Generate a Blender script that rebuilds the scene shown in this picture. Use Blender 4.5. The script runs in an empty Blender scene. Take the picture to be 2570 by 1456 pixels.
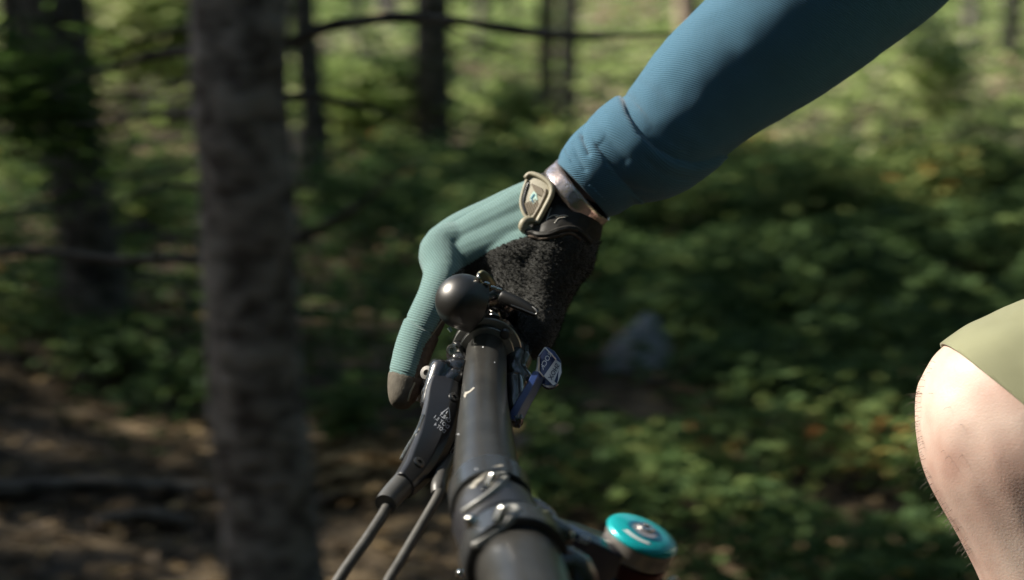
import bpy, bmesh, math, random
import numpy as np
from mathutils import Vector, Matrix, noise
from mathutils.bvhtree import BVHTree

random.seed(7)
rng = np.random.default_rng(7)
C = bpy.context.scene.collection
SC = bpy.context.scene

# ------------------------------------------------------------------ camera, light, exposure
PITCH = math.radians(12.0)
FD, CX, CY = 4075.0, 1285.0, 728.0          # focal length and centre of the 2570 x 1456 picture grid
CAM = Vector((0, 0, 1.25))
RT = Vector((1, 0, 0))
FW = Vector((0, math.cos(PITCH), -math.sin(PITCH)))
UP = Vector((0, math.sin(PITCH), math.cos(PITCH)))
cd = bpy.data.cameras.new('camera')
cam = bpy.data.objects.new('camera', cd)
C.objects.link(cam)
cam.location = CAM
cam.rotation_euler = (math.pi / 2 - PITCH, 0, 0)
cd.sensor_width = 36.0
cd.lens = 36.0 * FD / 2570.0
cd.clip_start = 0.02
cd.clip_end = 600
cd.dof.use_dof = True
cd.dof.focus_distance = 0.85
cd.dof.aperture_fstop = 57.08 / 7.6
cd.dof.aperture_ratio = 0.6
SC.camera = cam

SUN = Vector((-0.755, 0.19, 0.625)).normalized()       # towards the sun
w = bpy.data.worlds.new('World')
SC.world = w
w.use_nodes = True
nt = w.node_tree
nt.nodes.clear()
wo = nt.nodes.new('ShaderNodeOutputWorld')
bg = nt.nodes.new('ShaderNodeBackground')
sky = nt.nodes.new('ShaderNodeTexSky')
sky.sky_type = 'NISHITA'
sky.sun_disc = False
sky.sun_elevation = math.asin(SUN.z)
sky.sun_rotation = math.atan2(SUN.x, SUN.y)
bg.inputs['Strength'].default_value = 0.15
nt.links.new(sky.outputs[0], bg.inputs['Color'])
nt.links.new(bg.outputs[0], wo.inputs['Surface'])
sl = bpy.data.lights.new('sun', 'SUN')
sl.energy = 4.3
sl.angle = math.radians(0.5)
sl.color = (1.0, 0.93, 0.80)
so = bpy.data.objects.new('sun', sl)
C.objects.link(so)
so.rotation_euler = SUN.to_track_quat('Z', 'Y').to_euler()
SC.view_settings.view_transform = 'Standard'
SC.view_settings.look = 'None'
SC.view_settings.exposure = 1.3
SC.view_settings.gamma = 1.0
SC.cycles.use_denoising = True
SC.cycles.max_bounces = 6
SC.cycles.sample_clamp_indirect = 4.0


# ------------------------------------------------------------------ geometry helpers
def P(px, py, d):
    return CAM + RT * ((px - CX) / FD * d) + UP * (-(py - CY) / FD * d) + FW * d


def ray(px, py):
    return (RT * ((px - CX) / FD) + UP * (-(py - CY) / FD) + FW)


def G(px, py, z=0.0):
    r = ray(px, py)
    return CAM + r * ((z - CAM.z) / r.z)


def V(px, py, y):
    r = ray(px, py)
    return CAM + r * (y / r.y)


def proj(p):
    q = p - CAM
    d = q.dot(FW)
    return (CX + q.dot(RT) / d * FD, CY - q.dot(UP) / d * FD, d)


def proj_np(co):
    q = co - np.array(CAM)
    d = q @ np.array(FW)
    return CX + (q @ np.array(RT)) / d * FD, CY - (q @ np.array(UP)) / d * FD, d


def tag(o, label=None, cat=None, group=None, kind=None):
    for k, v in (('label', label), ('category', cat), ('group', group), ('kind', kind)):
        if v:
            o[k] = v
    return o


def empty(name, loc=(0, 0, 0)):
    o = bpy.data.objects.new(name, None)
    o.empty_display_size = 0.05
    C.objects.link(o)
    o.location = loc
    return o


def link_mesh(name, me, mat, parent):
    o = bpy.data.objects.new(name, me)
    C.objects.link(o)
    if mat is not None:
        me.materials.append(mat)
    if parent is not None:
        bpy.context.view_layer.update()
        o.parent = parent
        m = parent.matrix_basis.copy()
        q = parent.parent
        while q:
            m = q.matrix_basis @ m
            q = q.parent
        o.matrix_basis = m.inverted()
    return o


def mk(name, v, f, mat=None, parent=None, smooth=True, angle=None, uv=None):
    me = bpy.data.meshes.new(name)
    me.from_pydata([tuple(x) for x in v], [], f)
    me.update()
    if uv is not None:
        lay = me.uv_layers.new(name='UVMap')
        li = np.zeros(len(me.loops), dtype=np.int32)
        me.loops.foreach_get('vertex_index', li)
        lay.data.foreach_set('uv', np.array(uv, dtype=np.float32)[li].ravel())
    if smooth:
        me.shade_smooth()
        if angle:
            me.set_sharp_from_angle(angle=math.radians(angle))
    return link_mesh(name, me, mat, parent)


def catmull(vals, res):
    vals = [np.array(v, dtype=float) for v in vals]
    n = len(vals)
    if n < 3:
        return [vals[0] + (vals[1] - vals[0]) * t for t in np.linspace(0, 1, res + 1)]
    out = []
    for i in range(n - 1):
        p0 = vals[i - 1] if i > 0 else 2 * vals[0] - vals[1]
        p1, p2 = vals[i], vals[i + 1]
        p3 = vals[i + 2] if i + 2 < n else 2 * vals[-1] - vals[-2]
        for k in range(res):
            t = k / res
            out.append(0.5 * ((2 * p1) + (-p0 + p2) * t + (2 * p0 - 5 * p1 + 4 * p2 - p3) * t * t + (-p0 + 3 * p1 - 3 * p2 + p3) * t ** 3))
    out.append(vals[-1])
    return out


def circle(n):
    return [(math.cos(2 * math.pi * i / n), math.sin(2 * math.pi * i / n)) for i in range(n)]


def sweep(pts, rad, n=20, res=8, ref=None, sec=None, caps=True, disp=None, parallel=False):
    """rad: number or (a, b) per point; a lies across the path, b towards ref (default: towards the camera)"""
    ref = -FW if ref is None else Vector(ref)
    rr = [r if isinstance(r, (tuple, list)) else (r, r) for r in rad]
    path = catmull([list(p) + list(r) for p, r in zip(pts, rr)], res)
    sec = sec or circle(n)
    n = len(sec)
    v, f, uv = [], [], []
    L = 0
    prevA = None
    for i, q in enumerate(path):
        c = Vector(q[:3])
        a, b = max(q[3], 1e-5), max(q[4], 1e-5)
        p0 = Vector(path[max(i - 1, 0)][:3])
        p1 = Vector(path[min(i + 1, len(path) - 1)][:3])
        T = (p1 - p0).normalized()
        if parallel and prevA is not None:
            A = (prevA - T * prevA.dot(T)).normalized()
        else:
            A = T.cross(ref)
            A = A.normalized() if A.length > 1e-6 else Vector((1, 0, 0))
        prevA = A
        B = A.cross(T).normalized()
        if i:
            L += (c - Vector(path[i - 1][:3])).length
        for j, (x, y) in enumerate(sec):
            p = c + A * (x * a) + B * (y * b)
            if disp:
                p = p + disp(p, (A * x + B * y), j / n, i / (len(path) - 1))
            v.append(p)
            uv.append((j / n, L))
    m = len(path)
    for i in range(m - 1):
        for j in range(n):
            f.append((i * n + j, i * n + (j + 1) % n, (i + 1) * n + (j + 1) % n, (i + 1) * n + j))
    if caps:
        f.append(tuple(range(n - 1, -1, -1)))
        f.append(tuple((m - 1) * n + j for j in range(n)))
    return v, f, uv


def capsule_pts(pts, rad, k=0.9):
    """extends a path with small rings so that its ends are round"""
    pts = [Vector(p) for p in pts]
    rad = [r if isinstance(r, (tuple, list)) else (r, r) for r in rad]
    d0 = (pts[0] - pts[1]).normalized()
    d1 = (pts[-1] - pts[-2]).normalized()
    r0 = min(rad[0]); r1 = min(rad[-1])
    P2 = [pts[0] + d0 * r0 * 0.95, pts[0] + d0 * r0 * 0.75] + pts + [pts[-1] + d1 * r1 * 0.75, pts[-1] + d1 * r1 * 0.95]
    s = lambda r, q: (r[0] * q, r[1] * q)
    R2 = [s(rad[0], 0.22), s(rad[0], 0.66)] + rad + [s(rad[-1], 0.66), s(rad[-1], 0.22)]
    return P2, R2


def tube(name, pts, rad, mat, parent, n=14, res=6, angle=40, **kw):
    v, f, uv = sweep(pts, rad, n=n, res=res, **kw)
    return mk(name, v, f, mat, parent, angle=angle, uv=uv)


def box_between(a, b, wv, hv):
    v = []
    for c in (a, b):
        for sx, sy in ((-1, -1), (1, -1), (1, 1), (-1, 1)):
            v.append(c + wv * sx + hv * sy)
    f = [(3, 2, 1, 0), (4, 5, 6, 7), (0, 1, 5, 4), (1, 2, 6, 5), (2, 3, 7, 6), (3, 0, 4, 7)]
    return v, f


def plate(name, pts, thick, mat, parent, bevel=0.0006, segs=2):
    """solid plate from a closed outline of 3-D points, thickness vector 'thick'"""
    bm = bmesh.new()
    vs = [bm.verts.new(p) for p in pts]
    fc = bm.faces.new(vs)
    r = bmesh.ops.extrude_face_region(bm, geom=[fc])
    for e in r['geom']:
        if isinstance(e, bmesh.types.BMVert):
            e.co += thick
    bmesh.ops.recalc_face_normals(bm, faces=bm.faces)
    if bevel:
        bmesh.ops.bevel(bm, geom=[e for e in bm.edges if e.calc_face_angle(0) > 0.5], offset=bevel, segments=segs, affect='EDGES', profile=0.5)
    me = bpy.data.meshes.new(name)
    bm.to_mesh(me); bm.free()
    me.shade_smooth(); me.set_sharp_from_angle(angle=math.radians(35))
    return link_mesh(name, me, mat, parent)


def lathe(name, c, axis, prof, mat, parent, n=40, angle=30):
    """profile of (radius, height along axis)"""
    axis = axis.normalized()
    a = axis.orthogonal().normalized()
    b = axis.cross(a)
    v, f = [], []
    for r, h in prof:
        for j in range(n):
            t = 2 * math.pi * j / n
            v.append(c + axis * h + (a * math.cos(t) + b * math.sin(t)) * max(r, 1e-5))
    for i in range(len(prof) - 1):
        for j in range(n):
            f.append((i * n + j, i * n + (j + 1) % n, (i + 1) * n + (j + 1) % n, (i + 1) * n + j))
    f.append(tuple(range(n - 1, -1, -1)))
    f.append(tuple((len(prof) - 1) * n + j for j in range(n)))
    return mk(name, v, f, mat, parent, angle=angle)


def evaluated(o):
    bpy.context.view_layer.update()
    dg = bpy.context.evaluated_depsgraph_get()
    return bpy.data.meshes.new_from_object(o.evaluated_get(dg))


def union_remesh(name, parts, voxel, smooth_it, mat, parent, fac=0.5):
    """parts: list of (verts, faces) closed shells -> one continuous surface"""
    V_, F_ = [], []
    for v, f in parts:
        o = len(V_)
        V_ += [tuple(x) for x in v]
        F_ += [tuple(i + o for i in q) for q in f]
    me = bpy.data.meshes.new('tmp')
    me.from_pydata(V_, [], F_)
    bm = bmesh.new(); bm.from_mesh(me)
    bmesh.ops.recalc_face_normals(bm, faces=bm.faces)
    bm.to_mesh(me); bm.free()
    o = bpy.data.objects.new('tmp', me)
    C.objects.link(o)
    r = o.modifiers.new('r', 'REMESH'); r.mode = 'VOXEL'; r.voxel_size = voxel; r.use_smooth_shade = True
    s = o.modifiers.new('s', 'SMOOTH'); s.factor = fac; s.iterations = smooth_it
    m2 = evaluated(o)
    bpy.data.objects.remove(o)
    m2.name = name
    m2.shade_smooth()
    return link_mesh(name, m2, mat, parent)


def bvh_of(*objs):
    V_, F_ = [], []
    bpy.context.view_layer.update()
    dg = bpy.context.evaluated_depsgraph_get()
    for o in objs:
        e = o.evaluated_get(dg)
        me = e.to_mesh()
        mw = e.matrix_world
        off = len(V_)
        V_ += [mw @ x.co for x in me.vertices]
        F_ += [tuple(i + off for i in p.vertices) for p in me.polygons]
        e.to_mesh_clear()
    return BVHTree.FromPolygons(V_, F_)


def hit(bvh, px, py, lift=0.0002, dflt=0.8):
    r = ray(px, py).normalized()
    loc, nor, i, dist = bvh.ray_cast(CAM, r)
    if loc is None:
        return CAM + r * dflt, -r, False
    if nor.dot(r) > 0:
        nor = -nor
    return loc + nor * lift, nor, True


def surf_tube(name, bvh, pxs, r, mat, parent, lift=0.0, n=8, res=5, flat=1.0, caps=True):
    last = 0.8
    pts = []
    for q in catmull(pxs, 3):
        p, nn, ok = hit(bvh, q[0], q[1], lift, last)
        last = (p - CAM).length
        pts.append(p)
    pts2, rr = capsule_pts(pts, [(r, r * flat)] * len(pts))
    return tube(name, pts2, rr, mat, parent, n=n, res=2)


def decal_poly(name, bvh, polys, mat, parent, lift=0.0002):
    """flat print laid on a surface: polys = list of px outlines"""
    v, f = [], []
    d = 0.8
    for poly in polys:
        o = len(v)
        for x, y in poly:
            p, nn, ok = hit(bvh, x, y, lift, d)
            d = (p - CAM).length
            v.append(p)
        f.append(tuple(range(o, len(v))))
    return mk(name, v, f, mat, parent, smooth=False)


def text_mesh(s, size=1.0):
    cu = bpy.data.curves.new('t', 'FONT')
    cu.body = s
    cu.size = size
    cu.resolution_u = 3
    cu.offset = 0.012
    o = bpy.data.objects.new('t', cu)
    C.objects.link(o)
    me = evaluated(o)
    bpy.data.objects.remove(o)
    v = [(x.co.x, x.co.y) for x in me.vertices]
    f = [tuple(p.vertices) for p in me.polygons]
    xs = [a for a, b in v]
    return v, f, min(xs), max(xs)


def decal_text(name, bvh, s, origin, xv, yv, mat, parent, lift=0.0002):
    """text with the start of its baseline at px 'origin'; xv spans the whole word, yv the cap height (px)"""
    v, f, x0, x1 = text_mesh(s)
    out = []
    d = 0.8
    for x, y in v:
        a = (x - x0) / (x1 - x0)
        b = y / 0.72
        p, nn, ok = hit(bvh, origin[0] + xv[0] * a + yv[0] * b, origin[1] + xv[1] * a + yv[1] * b, lift, d)
        d = (p - CAM).length
        out.append(p)
    return mk(name, out, f, mat, parent, smooth=False)


# ------------------------------------------------------------------ materials
def mat(name, col, rough=0.5, metal=0.0, spec=0.5, coat=0.0, sheen=0.0, sss=0.0, var=0.0, vscale=30, bump=0.0, bscale=200, col2=None, trans=0.0):
    m = bpy.data.materials.new(name)
    m.use_nodes = True
    n = m.node_tree
    b = n.nodes['Principled BSDF']
    b.inputs['Base Color'].default_value = (*col, 1)
    b.inputs['Roughness'].default_value = rough
    b.inputs['Metallic'].default_value = metal
    b.inputs['Specular IOR Level'].default_value = spec
    b.inputs['Coat Weight'].default_value = coat
    b.inputs['Coat Roughness'].default_value = 0.1
    b.inputs['Sheen Weight'].default_value = sheen
    b.inputs['Sheen Roughness'].default_value = 0.5
    b.inputs['Transmission Weight'].default_value = trans
    if sss:
        b.inputs['Subsurface Weight'].default_value = sss
        b.inputs['Subsurface Radius'].default_value = (1.0, 0.35, 0.2)
        b.inputs['Subsurface Scale'].default_value = 0.006
    geo = n.nodes.new('ShaderNodeNewGeometry')
    if var or col2:
        no = n.nodes.new('ShaderNodeTexNoise')
        no.inputs['Scale'].default_value = vscale
        no.inputs['Detail'].default_value = 6
        n.links.new(geo.outputs['Position'], no.inputs['Vector'])
        cr = n.nodes.new('ShaderNodeValToRGB')
        cr.color_ramp.elements[0].position = 0.35
        cr.color_ramp.elements[1].position = 0.65
        c2 = col2 if col2 else tuple(min(1, c * (1 + var)) for c in col)
        c1 = col if col2 else tuple(c * (1 - var) for c in col)
        cr.color_ramp.elements[0].color = (*c1, 1)
        cr.color_ramp.elements[1].color = (*c2, 1)
        n.links.new(no.outputs['Fac'], cr.inputs['Fac'])
        n.links.new(cr.outputs['Color'], b.inputs['Base Color'])
    if bump:
        n2 = n.nodes.new('ShaderNodeTexNoise')
        n2.inputs['Scale'].default_value = bscale
        n2.inputs['Detail'].default_value = 4
        n.links.new(geo.outputs['Position'], n2.inputs['Vector'])
        bp = n.nodes.new('ShaderNodeBump')
        bp.inputs['Strength'].default_value = 1.0
        bp.inputs['Distance'].default_value = bump
        n.links.new(n2.outputs['Fac'], bp.inputs['Height'])
        n.links.new(bp.outputs['Normal'], b.inputs['Normal'])
    return m


def knit(name, col, period, mode, dark=0.75, depth=0.0003, angle=0.0, rough=0.85, sheen=0.35):
    """ribbed stretch fabric; ribs follow the UV map or a stored length attribute"""
    m = mat(name, col, rough=rough, spec=0.2, sheen=sheen)
    n = m.node_tree
    b = n.nodes['Principled BSDF']
    mt = n.nodes.new('ShaderNodeMath'); mt.operation = 'MULTIPLY'
    mt.inputs[1].default_value = 2 * math.pi / period
    if mode == 'uv':
        uv = n.nodes.new('ShaderNodeUVMap')
        sx = n.nodes.new('ShaderNodeSeparateXYZ')
        n.links.new(uv.outputs[0], sx.inputs[0])
        k = n.nodes.new('ShaderNodeMath'); k.operation = 'MULTIPLY_ADD'
        k.inputs[1].default_value = angle
        n.links.new(sx.outputs[0], k.inputs[0])
        n.links.new(sx.outputs[1], k.inputs[2])
        src = k.outputs[0]
    else:
        at = n.nodes.new('ShaderNodeAttribute'); at.attribute_name = mode
        src = at.outputs['Fac']
    n.links.new(src, mt.inputs[0])
    sn = n.nodes.new('ShaderNodeMath'); sn.operation = 'SINE'
    n.links.new(mt.outputs[0], sn.inputs[0])
    wave = sn.outputs[0]
    if mode != 'uv':
        a2 = n.nodes.new('ShaderNodeAttribute'); a2.attribute_name = 'ribd'
        m2 = n.nodes.new('ShaderNodeMath'); m2.operation = 'MULTIPLY'; m2.inputs[1].default_value = 2 * math.pi / period
        s2 = n.nodes.new('ShaderNodeMath'); s2.operation = 'SINE'
        aw = n.nodes.new('ShaderNodeAttribute'); aw.attribute_name = 'ribw'
        mf = n.nodes.new('ShaderNodeMix')
        n.links.new(a2.outputs['Fac'], m2.inputs[0]); n.links.new(m2.outputs[0], s2.inputs[0])
        n.links.new(aw.outputs['Fac'], mf.inputs['Factor']); n.links.new(wave, mf.inputs['A']); n.links.new(s2.outputs[0], mf.inputs['B'])
        wave = mf.outputs['Result']
    mp = n.nodes.new('ShaderNodeMapRange')
    mp.inputs['From Min'].default_value = -1
    n.links.new(wave, mp.inputs['Value'])
    mx = n.nodes.new('ShaderNodeMix'); mx.data_type = 'RGBA'
    n.links.new(mp.outputs[0], mx.inputs['Factor'])
    mx.inputs['A'].default_value = (*[c * dark for c in col], 1)
    mx.inputs['B'].default_value = (*col, 1)
    n.links.new(mx.outputs['Result'], b.inputs['Base Color'])
    bp = n.nodes.new('ShaderNodeBump')
    bp.inputs['Strength'].default_value = 1
    bp.inputs['Distance'].default_value = depth
    n.links.new(mp.outputs[0], bp.inputs['Height'])
    n.links.new(bp.outputs['Normal'], b.inputs['Normal'])
    return m


M = {}
M['sleeve'] = knit('blue knit', (0.045, 0.128, 0.20), 0.00125, 'uv', dark=0.82, depth=0.00022, angle=0.09, sheen=0.18)
M['teal'] = knit('teal knit', (0.125, 0.215, 0.21), 0.0014, 'ribc', dark=0.70, depth=0.00022, sheen=0.2)
M['terry'] = mat('black terry', (0.012, 0.012, 0.011), rough=0.95, spec=0.15, sheen=0.25, col2=(0.03, 0.03, 0.027), vscale=900, bump=0.0008, bscale=1300)
M['leather'] = mat('brown palm suede', (0.085, 0.062, 0.048), rough=0.8, spec=0.2, var=0.25, vscale=300, bump=0.0002, bscale=900)
M['tip'] = mat('grey finger tip', (0.085, 0.075, 0.06), rough=0.8, spec=0.2, var=0.15, vscale=300, bump=0.0002, bscale=900)
M['khaki'] = mat('khaki rubber', (0.24, 0.215, 0.15), rough=0.55, var=0.1, vscale=200)
M['khakidark'] = mat('dark khaki rubber', (0.17, 0.14, 0.10), rough=0.6)
M['darkpanel'] = mat('dark wrist panel', (0.018, 0.016, 0.014), rough=0.6, spec=.3, var=0.3, vscale=300, bump=0.0001, bscale=700)
M['printgrey'] = mat('grey print', (0.35, 0.33, 0.30), rough=0.6)
M['foil'] = mat('silver foil wristband', (0.62, 0.58, 0.62), rough=0.22, metal=0.85, col2=(0.55, 0.42, 0.36), vscale=60, bump=0.0012, bscale=90)
M['skin'] = mat('skin', (0.41, 0.262, 0.215), rough=0.5, spec=0.35, sss=0.12, col2=(0.53, 0.41, 0.35), vscale=26, bump=0.00014, bscale=900)
M['shorts'] = mat('olive stretch cloth', (0.19, 0.192, 0.115), rough=0.8, spec=0.2, sheen=0.15, var=0.05, vscale=40, bump=0.00008, bscale=2500)
M['hair'] = mat('brown hair', (0.05, 0.03, 0.02), rough=0.6)
M['helmet'] = mat('matt helmet shell', (0.03, 0.03, 0.035), rough=0.5)
M['bar'] = mat('satin black bar', (0.024, 0.023, 0.021), rough=0.34, spec=0.4, metal=0.0, var=0.25, vscale=70, bump=0.00005, bscale=600)
M['gloss'] = mat('gloss black', (0.014, 0.014, 0.016), rough=0.24, spec=0.8, coat=0.5)
M['satin'] = mat('satin black alloy', (0.014, 0.014, 0.017), rough=0.36, spec=0.6, bump=0.00003, bscale=900)
M['bell'] = mat('black brass bell', (0.09, 0.087, 0.085), rough=0.40, metal=0.95)
M['brass'] = mat('olive brass', (0.13, 0.125, 0.075), rough=0.4, metal=0.5)
M['steel'] = mat('bolt steel', (0.55, 0.53, 0.50), rough=0.25, metal=1.0)
M['darksteel'] = mat('dark steel', (0.10, 0.10, 0.10), rough=0.35, metal=0.9)
M['hose'] = mat('rubber hose', (0.055, 0.052, 0.047), rough=0.55, var=0.2, vscale=200)
M['boot'] = mat('grey hose boot', (0.06, 0.058, 0.055), rough=0.45)
M['white'] = mat('white print', (0.62, 0.64, 0.68), rough=0.5)
M['softprint'] = mat('grey letter print', (0.40, 0.42, 0.46), rough=0.5)
M['blue'] = mat('blue anodised lever', (0.01, 0.025, 0.10), rough=0.3, metal=0.2, coat=0.3)
M['navy'] = mat('navy stem paint', (0.012, 0.02, 0.05), rough=0.22, coat=0.4)
M['turq'] = mat('turquoise anodised cap', (0.004, 0.34, 0.36), rough=0.3, metal=0.25, coat=0.3)
M['turqdark'] = mat('deep teal cap print', (0.01, 0.12, 0.20), rough=0.3, metal=0.2)
M['capgrey'] = mat('cap bolt grey', (0.40, 0.37, 0.38), rough=0.3, metal=0.6)
M['bronze'] = mat('champagne alloy', (0.30, 0.28, 0.26), rough=0.3, metal=0.6)
M['red'] = mat('red anodised', (0.07, 0.012, 0.01), rough=0.35, metal=0.4)
M['grip'] = mat('black rubber grip', (0.02, 0.02, 0.02), rough=0.7, bump=0.0006, bscale=350)
M['tyre'] = mat('tyre rubber', (0.02, 0.02, 0.02), rough=0.8)
M['lug_lit'] = mat('lit lug grey', (0.22, 0.22, 0.21), rough=0.45)  # paler than the stem: lit faces of the lugs put into the colour
M['edge'] = mat('pale edge highlight', (0.30, 0.30, 0.28), rough=0.35, metal=0.8)  # pale colour stands in for light on the clamp edges
M['lever_black'] = mat('matt black lever', (0.004, 0.004, 0.004), rough=0.45, spec=0.4)
M['scratch'] = mat('grey scratch', (0.30, 0.28, 0.24), rough=0.6)
M['pink'] = mat('coral grip ring', (0.50, 0.11, 0.09), rough=0.4)


# ================================================================== SETTING
def ground_h(x, y):
    x = np.asarray(x, float); y = np.asarray(y, float)
    return 0.05 * np.sin(x * 0.9 + 1.3) * np.cos(y * 0.7) + 0.03 * np.sin(x * 2.3 + y * 1.7) + 0.10 * np.sin(x * 0.31 - y * 0.23 + 0.5) * np.clip((y - 4) / 6, 0, 1)


def ground_material():
    m = bpy.data.materials.new('forest floor')
    m.use_nodes = True
    n = m.node_tree
    b = n.nodes['Principled BSDF']
    b.inputs['Roughness'].default_value = 0.95
    b.inputs['Specular IOR Level'].default_value = 0.15
    geo = n.nodes.new('ShaderNodeNewGeometry')
    a = n.nodes.new('ShaderNodeTexNoise'); a.inputs['Scale'].default_value = 1.3; a.inputs['Detail'].default_value = 8
    c = n.nodes.new('ShaderNodeTexNoise'); c.inputs['Scale'].default_value = 14; c.inputs['Detail'].default_value = 6
    for q in (a, c):
        n.links.new(geo.outputs['Position'], q.inputs['Vector'])
    r1 = n.nodes.new('ShaderNodeValToRGB')
    e = r1.color_ramp.elements
    e[0].position = 0.38; e[0].color = (0.030, 0.024, 0.017, 1)
    e[1].position = 0.62; e[1].color = (0.135, 0.10, 0.06, 1)
    r2 = n.nodes.new('ShaderNodeValToRGB')
    e = r2.color_ramp.elements
    e[0].position = 0.35; e[0].color = (0.5, 0.5, 0.5, 1)
    e[1].position = 0.7; e[1].color = (1.25, 1.2, 1.1, 1)
    mx = n.nodes.new('ShaderNodeMix'); mx.data_type = 'RGBA'; mx.blend_type = 'MULTIPLY'
    mx.inputs['Factor'].default_value = 1
    n.links.new(a.outputs['Fac'], r1.inputs['Fac'])
    n.links.new(c.outputs['Fac'], r2.inputs['Fac'])
    n.links.new(r1.outputs['Color'], mx.inputs['A'])
    n.links.new(r2.outputs['Color'], mx.inputs['B'])
    n.links.new(mx.outputs['Result'], b.inputs['Base Color'])
    bp = n.nodes.new('ShaderNodeBump'); bp.inputs['Distance'].default_value = 0.03
    n.links.new(c.outputs['Fac'], bp.inputs['Height'])
    n.links.new(bp.outputs['Normal'], b.inputs['Normal'])
    return m


xs = np.concatenate([np.linspace(-200, -14, 20)[:-1], np.linspace(-14, 14, 160), np.linspace(14, 200, 20)[1:]])
ys = np.concatenate([np.linspace(-120, -3, 16)[:-1], np.linspace(-3, 40, 220), np.linspace(40, 300, 20)[1:]])
X, Y = np.meshgrid(xs, ys)
Z = ground_h(X, Y)
nx, ny = len(xs), len(ys)
gv = np.stack([X.ravel(), Y.ravel(), Z.ravel()], 1)
gf = [(j * nx + i, j * nx + i + 1, (j + 1) * nx + i + 1, (j + 1) * nx + i) for j in range(ny - 1) for i in range(nx - 1)]
tag(mk('ground', gv.tolist(), gf, ground_material()), kind='structure')


def bark(name, c1, c2):
    m = mat(name, c1, rough=0.95, spec=0.1)
    n = m.node_tree
    b = n.nodes['Principled BSDF']
    geo = n.nodes.new('ShaderNodeNewGeometry')
    mp = n.nodes.new('ShaderNodeMapping'); mp.inputs['Scale'].default_value = (1, 1, 1.1)
    n.links.new(geo.outputs['Position'], mp.inputs['Vector'])
    a = n.nodes.new('ShaderNodeTexNoise'); a.inputs['Scale'].default_value = 21; a.inputs['Detail'].default_value = 6
    n.links.new(mp.outputs[0], a.inputs['Vector'])
    r = n.nodes.new('ShaderNodeValToRGB')
    r.color_ramp.elements[0].position = 0.38; r.color_ramp.elements[0].color = (*c1, 1)
    r.color_ramp.elements[1].position = 0.62; r.color_ramp.elements[1].color = (*c2, 1)
    n.links.new(a.outputs['Fac'], r.inputs['Fac'])
    n.links.new(r.outputs['Color'], b.inputs['Base Color'])
    bp = n.nodes.new('ShaderNodeBump'); bp.inputs['Distance'].default_value = 0.012
    n.links.new(a.outputs['Fac'], bp.inputs['Height'])
    n.links.new(bp.outputs['Normal'], b.inputs['Normal'])
    return m


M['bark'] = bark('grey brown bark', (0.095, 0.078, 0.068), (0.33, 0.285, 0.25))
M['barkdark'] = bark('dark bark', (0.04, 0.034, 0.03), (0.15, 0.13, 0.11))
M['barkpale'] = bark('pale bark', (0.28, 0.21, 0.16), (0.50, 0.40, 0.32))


def leafmat(name, ramp, trans=0.35):
    m = bpy.data.materials.new(name)
    m.use_nodes = True
    n = m.node_tree
    n.nodes.clear()
    out = n.nodes.new('ShaderNodeOutputMaterial')
    at = n.nodes.new('ShaderNodeAttribute'); at.attribute_name = 'tint'
    r = n.nodes.new('ShaderNodeValToRGB')
    r.color_ramp.interpolation = 'LINEAR'
    els = r.color_ramp.elements
    while len(els) < len(ramp):
        els.new(0.5)
    for e, (p, c) in zip(els, ramp):
        e.position = p; e.color = (*c, 1)
    n.links.new(at.outputs['Fac'], r.inputs['Fac'])
    d = n.nodes.new('ShaderNodeBsdfPrincipled')
    d.inputs['Roughness'].default_value = 0.8
    d.inputs['Specular IOR Level'].default_value = 0.15
    t = n.nodes.new('ShaderNodeBsdfTranslucent')
    n.links.new(r.outputs['Color'], d.inputs['Base Color'])
    n.links.new(r.outputs['Color'], t.inputs['Color'])
    mx = n.nodes.new('ShaderNodeMixShader'); mx.inputs[0].default_value = trans
    n.links.new(d.outputs[0], mx.inputs[1]); n.links.new(t.outputs[0], mx.inputs[2])
    n.links.new(mx.outputs[0], out.inputs['Surface'])
    return m


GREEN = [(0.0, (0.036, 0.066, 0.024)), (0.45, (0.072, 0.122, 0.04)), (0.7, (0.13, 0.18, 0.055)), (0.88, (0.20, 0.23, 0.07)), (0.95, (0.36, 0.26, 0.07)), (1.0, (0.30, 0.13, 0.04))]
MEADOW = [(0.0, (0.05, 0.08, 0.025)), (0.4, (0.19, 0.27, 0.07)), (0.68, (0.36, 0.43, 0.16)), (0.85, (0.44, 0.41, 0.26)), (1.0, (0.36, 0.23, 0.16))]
LITTER = [(0.0, (0.04, 0.03, 0.02)), (0.5, (0.10, 0.07, 0.04)), (0.78, (0.20, 0.14, 0.07)), (0.93, (0.36, 0.25, 0.12)), (1.0, (0.15, 0.17, 0.05))]
CROWN = [(0.0, (0.03, 0.06, 0.02)), (0.6, (0.07, 0.13, 0.03)), (1.0, (0.12, 0.19, 0.05))]
M['green'] = leafmat('undergrowth leaves', GREEN)
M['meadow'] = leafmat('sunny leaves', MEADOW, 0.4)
M['litter'] = leafmat('dry leaves', LITTER, 0.1)
M['crown'] = leafmat('crown leaves', CROWN, 0.4)


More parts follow.
